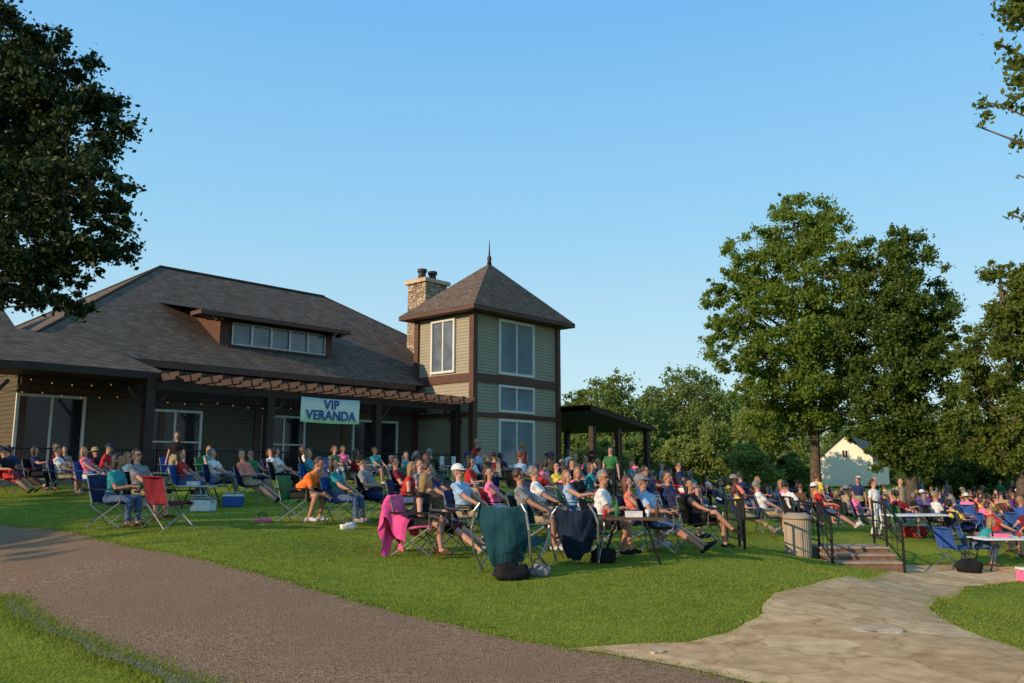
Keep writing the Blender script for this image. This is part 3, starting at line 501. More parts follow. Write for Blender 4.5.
def body(pose,sex,sleeve,bottom,hi,hyaw=0):
    key=(pose,sex,sleeve,bottom,hi,hyaw)
    if key in BC: return BC[key]
    P=POSES[pose]; H=V((P['h'][0],0,P['h'][1])); a=R(P['lean']); S=V((math.sin(a),0,math.cos(a))); Fw=V((math.cos(a),0,-math.sin(a))); Lt=V((0,1,0))
    m=MB(); prim=[]
    fem=sex=='f'; sw=.155 if fem else .18; ww=.118 if fem else .150
    rings=[(-.10,.12,.09,0),(-.05,.16,.12,0),(.02,.172 if fem else .168,.125,0),(.10,(ww+.16)/2,.118 if fem else .125,0),(.18,ww,.10 if fem else .12,.005),(.27,.145 if fem else .160,.112,.012),(.35,.15 if fem else .175,.125 if fem else .118,.014),(.42,.15 if fem else .172,.095,.0),(.47,.10,.07,-.005),(.51,.055,.055,0),(.53,.03,.03,0)]
    i0=len(m.v); n=16
    for (d,hw,hd_,off) in rings:
        c=H+S*d+Fw*off
        for j in range(n):
            t=2*math.pi*j/n; m.v.append(tuple(c+Lt*hw*math.cos(t)+Fw*hd_*math.sin(t)))
    for k in range(len(rings)-1):
        for j in range(n):
            q=i0+k*n+j; q2=i0+k*n+(j+1)%n; m.f.append((q,q2,q2+n,q+n)); m.mi.append(0); m.uv.append(None)
    m.f.append(tuple(i0+j for j in range(n))[::-1]); m.f.append(tuple(i0+(len(rings)-1)*n+j for j in range(n))); m.mi+=[0,0]; m.uv+=[None,None]
    for s in (-.07,.07):
        prim.append((H+S*.12+Lt*s,H+S*.40+Lt*s,.10,.10,1,1)); prim.append((H-S*.06+Lt*s,H+S*.05+Lt*s,.11,.11,2,1))
    for s in (-1,1): prim.append((H+S*.44,H+S*.43+Lt*s*sw,.065,.05,1,1))
    hdv=(S*.35+V((0,0,1))*.65).normalized(); hc=H+S*.52+hdv*.155; 
    m.cap(H+S*.44,hc-hdv*.05,.058,.050); prim.append((H+S*.52,hc-hdv*.06,.052,.05,0,1))
    hf=V((hdv.z,0,-hdv.x)); hf=(hf+V((.25,0,0))).normalized() if P['lean']>20 else hf
    hz=hf.cross(V((0,1,0))); hz=-hz if hz.z<0 else hz
    MH=(Matrix((hf,V((0,1,0)),hz)).transposed()@Matrix.Rotation(R(hyaw),3,'Z')).to_4x4(); MH.translation=hc; Mr=MH.to_3x3()
    m.ell(hc+Mr@V((-.008,0,.018)),(.096,.076,.105),16,12,Mr); m.ell(hc+Mr@V((.022,0,-.05)),(.066,.056,.072),12,10,Mr)
    prim.append((hc,hc+Mr@V((.02,0,-.04)),.09,.07,0,1))
    m.cap(hc+Mr@V((.088,0,.012)),hc+Mr@V((.106,0,-.018)),.009,.014,8)
    for s in (-1,1):
        m.ell(hc+Mr@V((-.004,s*.077,-.005)),(.020,.010,.032),8,6,Mr)
        prim.append((hc+Mr@V((.092,s*.032,.016)),hc+Mr@V((.092,s*.026,.016)),.010,.010,4,1))
    prim.append((hc+Mr@V((.086,-.016,-.052)),hc+Mr@V((.086,.016,-.052)),.009,.009,5,1))
    hands=[]
    for i,s in enumerate((1,-1)):
        sh=H+S*.425+Lt*s*sw; ht=V(P['hd'][i]); el,wr=ik(sh,ht,.285,.25,V((-.55,s*.5,-.6)))
        m.cap(sh,el,.050 if fem else .056,.038,12); m.cap(el,wr,.040,.027,12)
        if sleeve=='short': prim.append((sh,el,.054,.04,1,.62)); prim.append((el,wr,.04,.027,0,1))
        elif sleeve=='none': prim.append((sh,el,.054,.04,1,.10)); prim.append((el,wr,.04,.027,0,1))
        else: prim.append((sh,el,.054,.04,1,1)); prim.append((el,wr,.04,.027,1,.92))
        fd=(wr-el).normalized(); 
        dn=V((.25,0,-.9)) if pose not in('stand','akimbo','walk') else V((.1,0,-1)); hdn=(fd*.75+dn*.35).normalized(); side=hdn.cross(V((0,0,1))); side=side.normalized() if side.length>.2 else V((1,0,0)); pn=hdn.cross(side)
        pc=wr+hdn*.05; Mp=Matrix((hdn,side,pn)).transposed(); m.ell(pc,(.052,.040,.019),10,8,Mp); hands.append(pc+hdn*.04)
        prim.append((wr,wr+hdn*.16,.03,.03,0,1))
        if pn.z>0: pn=-pn
        if hi:
            for q in range(4):
                o_=(q-1.5)*.019; L=[.070,.080,.076,.060][q]; b0=wr+hdn*.085+side*o_; b1=b0+(hdn*.9+pn*.25).normalized()*L*.5; b2=b1+(hdn*.5+pn*.8).normalized()*L*.5
                m.cap(b0,b1,.0095,.009,7); m.cap(b1,b2,.009,.0075,7)
            t0=wr+hdn*.03+side*s*.03; t1=t0+(hdn*.6+side*s*.7).normalized()*.045; m.cap(t0,t1,.012,.010,7); m.cap(t1,t1+(hdn*.9+pn*.3).normalized()*.03,.010,.008,7)
        else: m.cap(pc,wr+hdn*.15,.03,.018,8)
        hj=H+Lt*s*.09+V((0,0,-.01)); ft=V(P['ft'][i]); kn,an=ik(hj,ft+V((-.02,0,.03)),.43,.41,V((.8,s*.12,.75)) if pose not in('stand','akimbo','walk') else V((1,s*.05,.1)))
        m.cap(hj,kn,.088,.057,14); m.cap(kn,kn.lerp(an,.35),.054,.054,12); m.cap(kn.lerp(an,.3),an,.052,.034,12)
        sd=(an-kn).normalized(); fdv=V((1,s*.12,0)); 
        if pose=='rec': fdv=V((.75,s*.15,.55))
        if pose=='cross' and s==-1: fdv=V((.9,0,-.35))
        fdv.normalize(); heel=an-fdv*.045+sd*.03; toe=an+fdv*.16+sd*.035
        m.cap(heel,toe,.036,.028,10); m.cap(an,an.lerp(toe,.6),.036,.032,10)
        prim.append((heel+sd*.01,toe,.036,.03,3,1)); 
        if bottom=='shorts': prim.append((hj,kn,.086,.057,2,.82)); prim.append((kn,an,.054,.034,0,1))
        else: prim.append((hj,kn,.086,.057,2,1)); prim.append((kn,an,.054,.036,2,.94))
    me0=m.mesh('tmp',M['dark']); o=bpy.data.objects.new('tmp',me0); COL.objects.link(o)
    md=o.modifiers.new('r','REMESH'); md.mode='VOXEL'; md.voxel_size=.0085 if hi else .019
    sm=o.modifiers.new('s','SMOOTH'); sm.factor=.5; sm.iterations=2 if hi else 1
    dg=bpy.context.evaluated_depsgraph_get(); me=bpy.data.meshes.new_from_object(o.evaluated_get(dg)); bpy.data.objects.remove(o); me.name='person_body'
    nv=len(me.vertices); co=np.empty(nv*3); me.vertices.foreach_get('co',co); co=co.reshape(-1,3)
    fcn=np.empty(len(me.polygons)*3); me.polygons.foreach_get('center',fcn); fcn=fcn.reshape(-1,3)
    best=np.full(len(fcn),1e9); mi=np.zeros(len(fcn),int)
    for (a_,b_,ra,rb,mt1,tc_) in prim:
        A_=np.array(a_);B_=np.array(b_)-A_; t=np.clip(((fcn-A_)@B_)/max(B_@B_,1e-9),0,1); d=np.linalg.norm(fcn-A_-t[:,None]*B_,axis=1)-(ra+(rb-ra)*t)
        if mt1>=4: d=np.where(d<.004,-.5,9)
        u=d<best; best[u]=d[u]; mi[u]=np.where(t[u]<=tc_,mt1,0)
    me.materials.clear()
    for q in (SK['fair'],CM['white'],CM['denim'],M['sole'],M['dot'],CM['coral']): me.materials.append(q)
    me.polygons.foreach_set('material_index',mi.tolist()); me.polygons.foreach_set('use_smooth',[True]*len(me.polygons))
    cl=np.zeros(nv); 
    for p in me.polygons:
        if mi[p.index] in (1,2):
            for v_ in p.vertices: cl[v_]=1
    nr=np.empty(nv*3); me.vertices.foreach_get('normal',nr); nr=nr.reshape(-1,3)
    amp=np.array([noise.noise(V((c[0]*9,c[1]*9,c[2]*14)))+.5*noise.noise(V((c[0]*22,c[1]*22,c[2]*22))) for c in co])*.016+.012
    co2=co+nr*(amp*cl)[:,None]; me.vertices.foreach_set('co',co2.ravel()); me.update()
    BC[key]=(me,MH,hands); return BC[key]
def hairmesh(kind):
    bm=bmesh.new(); bmesh.ops.create_icosphere(bm,subdivisions=3,radius=1)
    for v in bm.verts:
        p=v.co; q=V((p.x*.106-.012,p.y*.086,p.z*.116+.026))
        if p.x>.25 and p.z<.55: q=V((q.x*.72,q.y*.86,q.z*.9))
        elif kind=='short' and p.z<-.35: q=V((q.x*.8,q.y*.8,q.z))
        elif kind=='long' and p.z<-.1 and p.x<.25:
            k=(-.1-p.z)/.9; q=V((q.x*(1-.2*k)-.01*k,q.y*(1+.15*k),q.z-.20*k))
        elif kind=='tail' and p.z<-.35: q=V((q.x*.9,q.y*.8,q.z))
        f=1+noise.noise(q*40)*.08; v.co=q*f
    if kind=='tail':
        r=bmesh.ops.create_icosphere(bm,subdivisions=2,radius=1)
        for v in r['verts']: v.co=V((v.co.x*.035-.13,v.co.y*.03,v.co.z*.09-.03))
    if kind=='bun':
        r=bmesh.ops.create_icosphere(bm,subdivisions=2,radius=.045)
        for v in r['verts']: v.co+=V((-.10,0,.08))
    me=bpy.data.meshes.new('hair'); bm.to_mesh(me); bm.free(); me.polygons.foreach_set('use_smooth',[True]*len(me.polygons)); me.materials.append(HM['brown']); return me
HMESH={k:hairmesh(k) for k in('short','long','tail','bun')}
def capmesh():
    q=MB(); rows=6;n=18
    for a in range(rows+1):
        th=math.pi/2*a/rows
        for b in range(n): q.v.append((math.sin(th)*.118*math.cos(2*math.pi*b/n)-.008,math.sin(th)*.096*math.sin(2*math.pi*b/n),.045+.105*math.cos(th)))
    for a in range(rows):
        for b in range(n): q.f.append((a*n+b,(a+1)*n+b,(a+1)*n+(b+1)%n,a*n+(b+1)%n)); q.mi.append(0); q.uv.append(None)
    for s in range(8):
        a0=-1.0+2.0*s/8; a1=-1.0+2.0*(s+1)/8
        def pt(a,r): return (.10*math.cos(a)+r*.085*math.cos(a*.5),.090*math.sin(a),.047-.018*r)
        q.face([pt(a0,0),pt(a1,0),pt(a1,1),pt(a0,1)]); 
        q.face([V(pt(a0,1))-V((0,0,.006)),V(pt(a1,1))-V((0,0,.006)),V(pt(a1,0))-V((0,0,.006)),V(pt(a0,0))-V((0,0,.006))])
    return q.mesh('cap',CM['white'],True)
def hatmesh():
    q=MB(); n=20; prof=[(.0,.165),(.06,.16),(.098,.13),(.105,.06),(.15,.050),(.18,.040),(.175,.034),(.10,.045)]
    for r,z in prof:
        for b in range(n): q.v.append((r*math.cos(2*math.pi*b/n)-.008,r*.9*math.sin(2*math.pi*b/n),z+.006*math.sin(4*math.pi*b/n)))
    for a in range(len(prof)-1):
        for b in range(n): q.f.append((a*n+b,(a+1)*n+b,(a+1)*n+(b+1)%n,a*n+(b+1)%n)); q.mi.append(0); q.uv.append(None)
    return q.mesh('sun_hat',pm('straw',(.34,.24,.13),.8,.2,20),True)
def glmesh():
    q=MB()
    for s in (-1,1): q.ell((.094,s*.032,.016),(.008,.026,.019),10,8); q.tube([(.090,s*.058,.02),(.0,s*.083,.018)],.004,5)
    q.tube([(.098,-.01,.022),(.098,.01,.022)],.004,5); return q.mesh('sunglasses',M['dot'],True)
CAPM,HATM,GLM=capmesh(),hatmesh(),glmesh()
def fab(pts0,pts1,n,sag,thick,mb):
    a,b=map(V,pts0); c,d=map(V,pts1); nrm=(b-a).cross(c-a).normalized()
    def g(i,j):
        u=i/n;v=j/n; p=a.lerp(b,u).lerp(c.lerp(d,u),v); return p+nrm*(-sag*4*u*(1-u)*(.6+.4*math.sin(math.pi*v))+.006*math.sin(u*14+v*9))
    for i in range(n):
        for j in range(n):
            mb.face([g(i,j),g(i+1,j),g(i+1,j+1),g(i,j+1)]); o=nrm*thick; mb.face([g(i,j+1)+o,g(i+1,j+1)+o,g(i+1,j)+o,g(i,j)+o])
def chairparts():
    D={}
    q=MB(); fab([(.25,-.25,.44),(.25,.25,.44)],[(-.22,-.25,.40),(-.22,.25,.40)],8,-.035,-.012,q); q.box(.235,.265,-.25,.25,.40,.45); D['seat']=q.mesh('seat',CM['blue'])
    q=MB(); fab([(-.23,-.25,.42),(-.23,.25,.42)],[(-.36,-.26,.86),(-.36,.26,.86)],8,-.05,.012,q); q.tube([(-.36,-.26,.86),(-.41,0,.865),(-.36,.26,.86)],.014,6); D['backrest']=q.mesh('backrest',CM['blue'])
    for k,s in (('a',1),('b',-1)):
        D['leg1'+k]=MB().tube([(.28,-s*.28,.03),(.25,s*.26,.44),(.27,s*.28,.63)],.010,6).mesh('leg',M['steel'])
        D['leg2'+k]=MB().tube([(-.30,-s*.28,.03),(-.24,s*.26,.42),(-.355,s*.265,.86)],.010,6).mesh('leg',M['steel'])
        q=MB(); q.tube([(.28,s*.28,.03),(-.26,s*.28,.40)],.009,6); q.tube([(-.30,s*.28,.03),(.26,s*.28,.42)],.009,6); D['brace'+k]=q.mesh('side_brace',M['steel'])
        q=MB(); q.box(-.33,.30,s*.29-.035,s*.29+.035,.632,.65); q.tube([(.20,s*.29,.57),(.20,s*.29,.631)],[.04,.045],8); D['arm'+k]=q.mesh('armrest',CM['black'])
    return D
CP=chairparts()
def farchair():
    q=MB()
    for k in ('seat','backrest','arma','armb'):
        me=CP[k]; i=len(q.v); q.v+=[tuple(v.co) for v in me.vertices]
        for p in me.polygons: q.f.append(tuple(i+j for j in p.vertices)); q.mi.append(0); q.uv.append(None)
    for k in ('leg1a','leg1b','leg2a','leg2b'):
        me=CP[k]; i=len(q.v); q.v+=[tuple(v.co) for v in me.vertices]
        for p in me.polygons: q.f.append(tuple(i+j for j in p.vertices)); q.mi.append(1); q.uv.append(None)
    return q.mesh('camp_chair',[CM['blue'],M['steel']])
FARCH=farchair()
def region(px):
    for lim,t in [(110,'far left'),(240,'left of banner'),(400,'below banner'),(475,'left of tower'),(560,'before tower'),(650,'before side porch'),(760,'before far trees'),(860,'below tall tree'),(960,'below dense tree'),(9000,'at right edge')]:
        if px<lim: return t
def chair(x,y,rz,col,label=None,near=True,sc=1.0):
    z=gz(x,y); px=to_px((x,y,z)); lab=label or f'{col} camp chair {region(px)}'
    if not near:
        o=ob('camp_chair',FARCH,None,(x,y,z),rz); setmats(o,[CM[col],M['steel']]); tag(o,lab,'chair','camp chairs of the audience'); return o
    r=empty('camp_chair',(x,y,z),rz); r.scale=(sc,sc,sc); tag(r,lab,'chair','camp chairs of the audience')
    for k,me in CP.items():
        o=ob(me.name,me,r)
        if k in('seat','backrest'): setmats(o,[CM[col]])
    return r
PEOPLE=[]
def person(x,y,rz,pose,sex,shirt,bot,bcol,sleeve='short',skin='fair',hair='brown',hk='short',hat=None,glasses=False,label=None,shoe=None,sc=None,z=None):
    hi=y<17.5; me,MH,hands=body(pose,sex,sleeve,bot,hi,random.choice((-28,0,24)) if pose!='fwd' else 0)
    z=gz(x,y) if z is None else z
    o=ob('person',me,None,(x,y,z),rz); s=sc or ((.94 if sex=='f' else 1.0)*random.uniform(.95,1.03)) ; 
    if POSES[pose]['h'][1]<.8 and not sc: s=max(s,.93)
    o.scale=(s,s,s); setmats(o,[SK[skin],CM[shirt],CM[bcol],shoe or random.choice((M['sole'],CM['black'],CM['brown'],CM['grey'])),M['dot'],CM['coral']])
    px=to_px((x,y,z)); bt='shorts' if bot=='shorts' else 'trousers'
    extra=(f'{hat} cap' if hat and hat!='straw' else ('straw hat' if hat else f'{"long " if hk=="long" else ""}{hair} hair'))
    tag(o,label or f'person in {shirt} top, {bcol} {bt}, {extra}, {POSES[pose]["txt"]} {region(px)}','person','people in the audience')
    h=ob('hair',HMESH[hk],o,mt=MH); setmats(h,[HM[hair]])
    if hat=='straw': ob('sun_hat',HATM,o,mt=MH)
    elif hat: c=ob('cap',CAPM,o,mt=MH); setmats(c,[CM[hat]])
    if glasses: ob('sunglasses',GLM,o,mt=MH)
    PEOPLE.append((x,y)); 
    mw=Matrix.Translation((x,y,z))@Matrix.Rotation(rz,4,'Z')@Matrix.Scale(s,4); return o,[mw@h_ for h_ in hands]
def cup(p,col,label):
    q=MB(); q.tube([(0,0,0),(0,0,.11)],[.030,.042],12); o=q.build('cup',CM[col],None,True); 
    o.location=p; tag(o,label,'cup','drinks in hand'); return o
MAN=[
(122,14.0,-8,'hand','f','teal','long','denim','short','tan','black','long',None,False,'navy','person in teal top with long dark hair in the far left front chair'),
(150,15.4,-15,'up','m','grey','shorts','khaki','short','fair','brown','short',None,True,'black','person in grey shirt behind the maroon chair'),
(96,22,0,'up','f','pink','shorts','white','none','fair','blonde','long',None,False,'blue',None),
(70,22,10,'up','m','white','shorts','khaki','short','fair','brown','short',None,False,'navy',None),
(45,23,0,'drink','f','navy','long','black','short','fair','brown','long',None,False,'black',None),
(18,22,-10,'rec','m','black','shorts','red','short','fair','brown','short','navy',False,'red',None),
(140,18.5,-10,'up','f','white','shorts','denim','short','fair','blonde','long',None,True,'green',None),
(192,20,-5,'up','f','red','long','denim','short','fair','auburn','long',None,False,'blue',None),
(224,20.5,-10,'cross','m','white','long','grey','short','fair','grey','short',None,False,'navy',None),
(256,19.5,-12,'rec','m','coral','shorts','khaki','short','fair','brown','short',None,False,'navy','person in coral polo stretching bare legs left of the banner'),
(286,22,0,'up','f','white','long','black','short','fair','brown','bun',None,False,'black',None),
(318,21,-10,'up','f','teal','shorts','white','short','fair','blonde','long',None,False,'blue',None),
(303,15.8,-12,'fwd','m','orange','shorts','black','short','tan','brown','short',None,False,'green','person in bright orange shirt bending forward on a chair'),
(345,16.0,-15,'up','f','teal','long','denim','short','fair','brown','long',None,False,'blue','person in teal top sitting right of the orange shirt'),
(378,16.8,-10,'rec','m','grey','shorts','navy','short','fair','brown','short','black',False,'black','person in grey shirt and black cap right of the teal top'),
(420,12.6,-12,'turn','f','black','shorts','black','none','fair','blonde','long',None,False,'pink','blonde person in black top on the pink draped chair'),
(446,12.9,-22,'rec','f','brown','shorts','black','short','fair','auburn','long',None,True,'maroon','auburn haired person with long bare legs right of pink chair'),
(470,14.2,-25,'up','m','light blue','shorts','khaki','short','fair','grey','short','white',True,'navy','person in light blue shirt and white cap behind the bare legs'),
(440,15.6,-10,'up','m','navy','long','denim','short','fair','brown','short',None,False,'grey',None),
(408,16.2,-5,'turn','f','red','shorts','denim','none','fair','blonde','long',None,False,'navy',None),
(500,15.0,-5,'up','f','pink','long','white','none','fair','brown','long',None,False,'red',None),
(532,13.6,-15,'up','m','grey','shorts','khaki','short','tan','brown','short',None,True,'black','person in grey shirt seated between the two draped chairs'),
(545,15.4,-10,'up','m','white','shorts','grey','short','fair','grey','short',None,False,'blue',None),
(575,15.6,-10,'drink','f','light blue','shorts','denim','none','fair','blonde','long',None,False,'green',None),
(602,13.4,-18,'hand','m','white','shorts','black','short','tan','grey','short',None,True,'black','person in white shirt with sunglasses left at the folding table'),
(637,14.6,-20,'up','f','coral','shorts','navy','none','fair','auburn','long',None,False,'navy','person in coral top behind the folding table'),
(658,14.0,-22,'rec','m','light blue','shorts','denim','short','tan','grey','short','grey',True,'black','person in light blue shirt and grey cap with outstretched legs'),
(676,16.4,-15,'up','m','navy','shorts','khaki','short','tan','brown','short',None,False,'navy',None),
(698,14.8,-40,'cross','f','black','shorts','black','none','tan','black','long',None,False,'brown','person in black dress with crossed bare legs left of railing'),
(965,19.4,-18,'fwd','f','teal','long','denim','none','fair','blonde','long',None,False,'blue','blonde person in teal top leaning forward near the picnic table'),
(990,20.6,-20,'up','m','red','shorts','khaki','short','fair','brown','short',None,False,'navy','person in red shirt seated behind the picnic table'),
(1012,21.2,-160,'up','f','maroon','shorts','black','short','fair','brown','long',None,False,'black','person in maroon top at the right edge facing left'),
(868,23.0,-60,'stand','f','white','long','white','short','fair','brown','tail',None,False,None,'person dressed in white standing above the steps'),
(762,21.5,-10,'up','m','white','shorts','khaki','short','fair','grey','short',None,False,'grey','person in white shirt seated left of the trash can'),
(785,24,-10,'up','f','pink','shorts','white','none','fair','blonde','long',None,False,'blue',None),
(822,24,-15,'rec','m','red','shorts','denim','short','fair','brown','short','white',False,'red',None),
(660,34,-20,'stand','m','light blue','long','khaki','short','fair','grey','short',None,False,None,'person in light blue shirt standing among the far crowd'),
]
for (px,Y,rd,pose,sex,sh,bk,bc,sl,sk,hr,hk,hat,gl,cc_,lab) in MAN:
    x=wx(px,Y)
    o,hn=person(x,Y,R(rd),pose,sex,sh,bk,bc,sl,sk,hr,hk,hat,gl,lab)
    if cc_: chair(x,Y,R(rd),cc_,None,Y<19, 1.0)
    if pose=='drink': cup(hn[1]+V((0,0,-.03)),'red',f'red cup raised in the hand of a seated person {region(px)}')
def drape(x,y,rz,col,label,w=.34,h=.98):
    z=gz(x,y); r=empty('draped_chair',(x,y,z),rz); tag(r,label,'chair'); nu,nv=36,18; q=MB()
    def P_(i,j):
        u=i/nu*2-1; v=j/nv; ww=w*(.70+.33*math.sin(math.pi*.5*min(1,v*1.15))); fold=.018*math.sin(u*6+2.5*v+.8*math.sin(v*5))*(1-.6*v)+.05*noise.noise(V((u*2.2,v*2.6,x)))+.02*noise.noise(V((u*7,v*6,x)))
        return (-.34-.16*v+.09*u*u+fold-.07*math.sin(math.pi*v)*(1-u*u), u*ww+.02*noise.noise(V((v*4,u,x))), .06+.16*u*u*(1-v)+.06*noise.noise(V((u*2.5,3,x)))*(1-v)+v*(h-.06)-.075*v*v*(1-u*u)-.02*v*abs(u)**8)
    for i in range(nu):
        for j in range(nv): q.face([P_(i,j),P_(i+1,j),P_(i+1,j+1),P_(i,j+1)])
    def T_(i,j):
        u=i/nu*2-1; v=j/6; a=V(P_(i,nv)); return a+V((.30*v,0,-.28*v*v+.02*math.sin(u*8+v*5)*v))
    for i in range(nu):
        for j in range(6): q.face([T_(i,j),T_(i+1,j),T_(i+1,j+1),T_(i,j+1)])
    bm=bmesh.new(); me=q.mesh('cover',CM[col],True); bm.from_mesh(me); bmesh.ops.remove_doubles(bm,verts=bm.verts,dist=.001); bm.to_mesh(me); bm.free(); me.polygons.foreach_set('use_smooth',[True]*len(me.polygons)); ob('cover',me,r)
    for s in (-1,1):
        q=MB(); q.tube([(-.20,s*(w+.01),.03),(-.40,s*(w+.045),.30),(-.46,s*(w+.05),.6),(-.46,s*(w+.01),h-.12),(-.44,s*(w-.06),h-.02)],.016,8); q.build('back_frame',M['steel'],r)
        q=MB(); q.tube([(-.30,s*(w+.02),.03),(.30,s*(w+.02),.45),(.32,s*(w+.02),.62),(-.45,s*(w+.035),.66)],.012,8); q.build('leg',M['steel'],r)
        q=MB(); q.tube([(.34,s*(w+.02),.03),(-.40,s*(w+.03),.42)],.012,8); q.build('leg',M['steel'],r)
    q=MB(); fab([(.28,-w,.42),(.28,w,.42)],[(-.30,-w,.36),(-.30,w,.36)],8,-.05,-.012,q); q.build('seat',CM[col],r)
chair(wx(176,13.9),13.9,R(60),'maroon','maroon camp chair seen from behind, unoccupied, at the left front',True,1.0)
drape(wx(514,11.4),11.4,R(66),'dark teal','dark teal cloth draped chair seen from behind in the front row',.36,.94)
drape(wx(578,12.5),12.5,R(75),'dark navy','dark navy cloth draped chair seen from behind right of the teal one',.30,.84)
chair(wx(944,19.2),19.2,R(20),'blue','empty blue camp chair left of the picnic table',True)
PEOPLE+=[(wx(176,13.9),13.9),(wx(514,11.3),11.3),(wx(578,12.4),12.4),(wx(944,19.2),19.2)]
for px_,Y_ in [(625,12.9),(1000,19.3),(205,19),(793,20),(870,20.5),(840,21),(890,19),(725,17),(740,18.5),(790,19)]: PEOPLE.append((wx(px_,Y_),Y_))
shirts=['white','white','light blue','red','navy','grey','pink','teal','black','green','coral','blue','yellow','maroon','purple','khaki','grey','navy','black','brown']
chc=['navy','blue','red','green','black','maroon','grey','blue','navy','black']
def fill(n,px0,px1,Y0,Y1,stand=.06,md=.74):
    c=0; tries=0
    while c<n and tries<n*60:
        tries+=1; Y=random.uniform(Y0,Y1); px=random.uniform(px0,px1); x=wx(px,Y)
        if 770<px<935 and Y<22.3: continue
        if any((x-a)**2+((Y-b)*.9)**2<md*md for a,b in PEOPLE): continue
        dx,dy=x-CX,Y-CY; bu=dx*.669+dy*.743; bvv=-dx*.743+dy*.669
        if bvv>-.9 and bu<SU+.5: continue
        st=random.random()<stand; sex=random.choice('mf'); pose=random.choice(['stand','akimbo','walk']) if st else random.choice(['up','turn','rec','cross','drink','hand','rec'])
        rd=random.gauss(-8,28) if not st else random.uniform(-180,180)
        hat=random.choice([None]*9+['white','navy','grey']) if sex=='m' else random.choice([None]*18+['straw'])
        person(x,Y,R(rd),pose,sex,random.choice(shirts),random.choice(['shorts','shorts','long']),random.choice(['khaki','denim','black','white','navy','grey']),random.choice(['short','short','none']) if sex=='f' else 'short',
            random.choice(['fair','fair','tan','tan','dark']) if random.random()<.6 else 'fair',random.choice(['brown','brown','brown','blonde','grey','black','auburn','brown']),random.choice(['long','long','tail','bun']) if sex=='f' else 'short',hat,random.random()<.25)
        if not st: chair(x,Y,R(rd),random.choice(chc),None,False)
        c+=1
fill(7,-5,110,22,27,0); fill(10,175,400,21,28,.04); fill(18,400,600,16.5,24,0); fill(28,470,760,20,32,.03); fill(24,560,800,28,40,.10); fill(62,770,1030,22.5,38,.05); fill(24,820,1030,38,52,.1)
# ------------------------------------------------------------------ clutter
def table(x,y,rz,L,Wd,mat,label,h=.70):
    z=gz(x,y); r=empty('folding_table',(x,y,z),rz); tag(r,label,'table'); q=MB(); q.box(-L/2,L/2,-Wd/2,Wd/2,h,h+.035); q.build('tabletop',mat,r)
    for sx in (-1,1):
        for sy in (-1,1): MB().tube([(sx*(L/2-.08),sy*(Wd/2-.05),-.02),(sx*(L/2-.28),sy*(Wd/2-.05),h)],.014,6).build('leg',M['black'],r)
        MB().tube([(sx*(L/2-.12),-Wd/2+.05,.14),(sx*(L/2-.12),Wd/2-.05,.14)],.010,6).build('crossbar',M['black'],r)
    return r,z+h+.036
def cooler(x,y,rz,cb,cl_,label,s=1):
    z=gz(x,y); r=empty('cooler',(x,y,z),rz); r.scale=(s,s,s); tag(r,label,'cooler'); q=MB(); q.box(-.28,.28,-.18,.18,0,.30); b=q.build('box',cb,r); bv_=b.modifiers.new('b','BEVEL'); bv_.width=.03; bv_.segments=3
    q=MB(); q.box(-.29,.29,-.19,.19,.305,.36); l=q.build('lid',cl_,r); bv_=l.modifiers.new('b','BEVEL'); bv_.width=.02; bv_.segments=3
    MB().tube([(-.30,0,.22),(-.31,-.12,.30),(-.2,-.21,.42),(.2,-.21,.42),(.31,-.12,.30),(.30,0,.22)],.012,6).build('handle',M['sole'],r)
def bag(x,y,rz,col,label,s=1,flat=1):
    z=gz(x,y); q=MB(); q.ell((0,0,0),(1,1,1),24,16); o=q.mesh('bag',CM[col],True)
    for v in o.vertices:
        c=v.co.copy(); f=lambda a,e:math.copysign(abs(a)**e,a); k=1+.30*noise.noise(c*1.7+V((x*3,y,0)))+.10*noise.noise(c*5+V((y,0,0)))
        v.co=V((f(c.x,.6)*.24*k,f(c.y,.7)*.12*k,(f(c.z,.7)*.5+.5)*.26*flat*(1-.35*abs(c.x)**2)*k))
        if c.z<-.5: v.co.z=0
    r=empty('tote_bag',(x,y,z),rz); r.scale=(s,s,s); tag(r,label,'bag'); ob('bag_body',o,r); h=.24*flat
    for yy in (-.05,.05): MB().tube([(-.12,yy,h*.8),(-.09,yy*1.6,h+.13),(.0,yy*2,h+.15),(.07,yy*1.8,h+.09),(.12,yy,h*.8)],.008,6).build('strap',CM['black'],r)
def item(x,y,z,kind,col,label):
    q=MB()
    if kind=='bottle': q.tube([(0,0,0),(0,0,.15),(0,0,.19),(0,0,.25)],[.034,.034,.014,.013],12)
    elif kind=='cup': q.tube([(0,0,0),(0,0,.11)],[.028,.04],12)
    else:
        q.box(-.12,.12,-.09,.09,0,.07); q.box(-.125,.125,-.095,.095,.072,.085)
    o=q.build(kind if kind!='box' else 'food_box',CM[col],None,kind!='box',(x,y,z)); tag(o,label,kind if kind!='box' else 'box')
tx,ty=wx(628,12.7),12.7; r,tz=table(tx,ty,R(-6),1.0,.5,CM['brown'],'small folding table with drinks among the front row chairs',.62)
for dx,k_,c_,l_ in [(-.38,'cup','red','red cup at the left end of the front folding table'),(-.2,'bottle','green','green bottle on the front folding table'),(.05,'box','white','white food box on the front folding table'),(.26,'cup','white','white cup on the front folding table'),(.4,'bottle','brown','brown bottle at the right end of the front table')]: item(tx+dx,ty-.06*dx,tz,k_,c_,l_)
tx,ty=wx(1003,18.9),18.9; r,tz=table(tx,ty,R(3),1.8,.7,CM['white'],'white picnic table at the right edge',.68)
for dx,k_,c_,l_ in [(-.6,'bottle','teal','teal bottle on the white picnic table'),(-.3,'box','pink','pink box on the white picnic table'),(.1,'cup','red','red cup on the white picnic table'),(.4,'bottle','white','pale bottle on the white picnic table')]: item(tx+dx,ty,tz,k_,c_,l_)
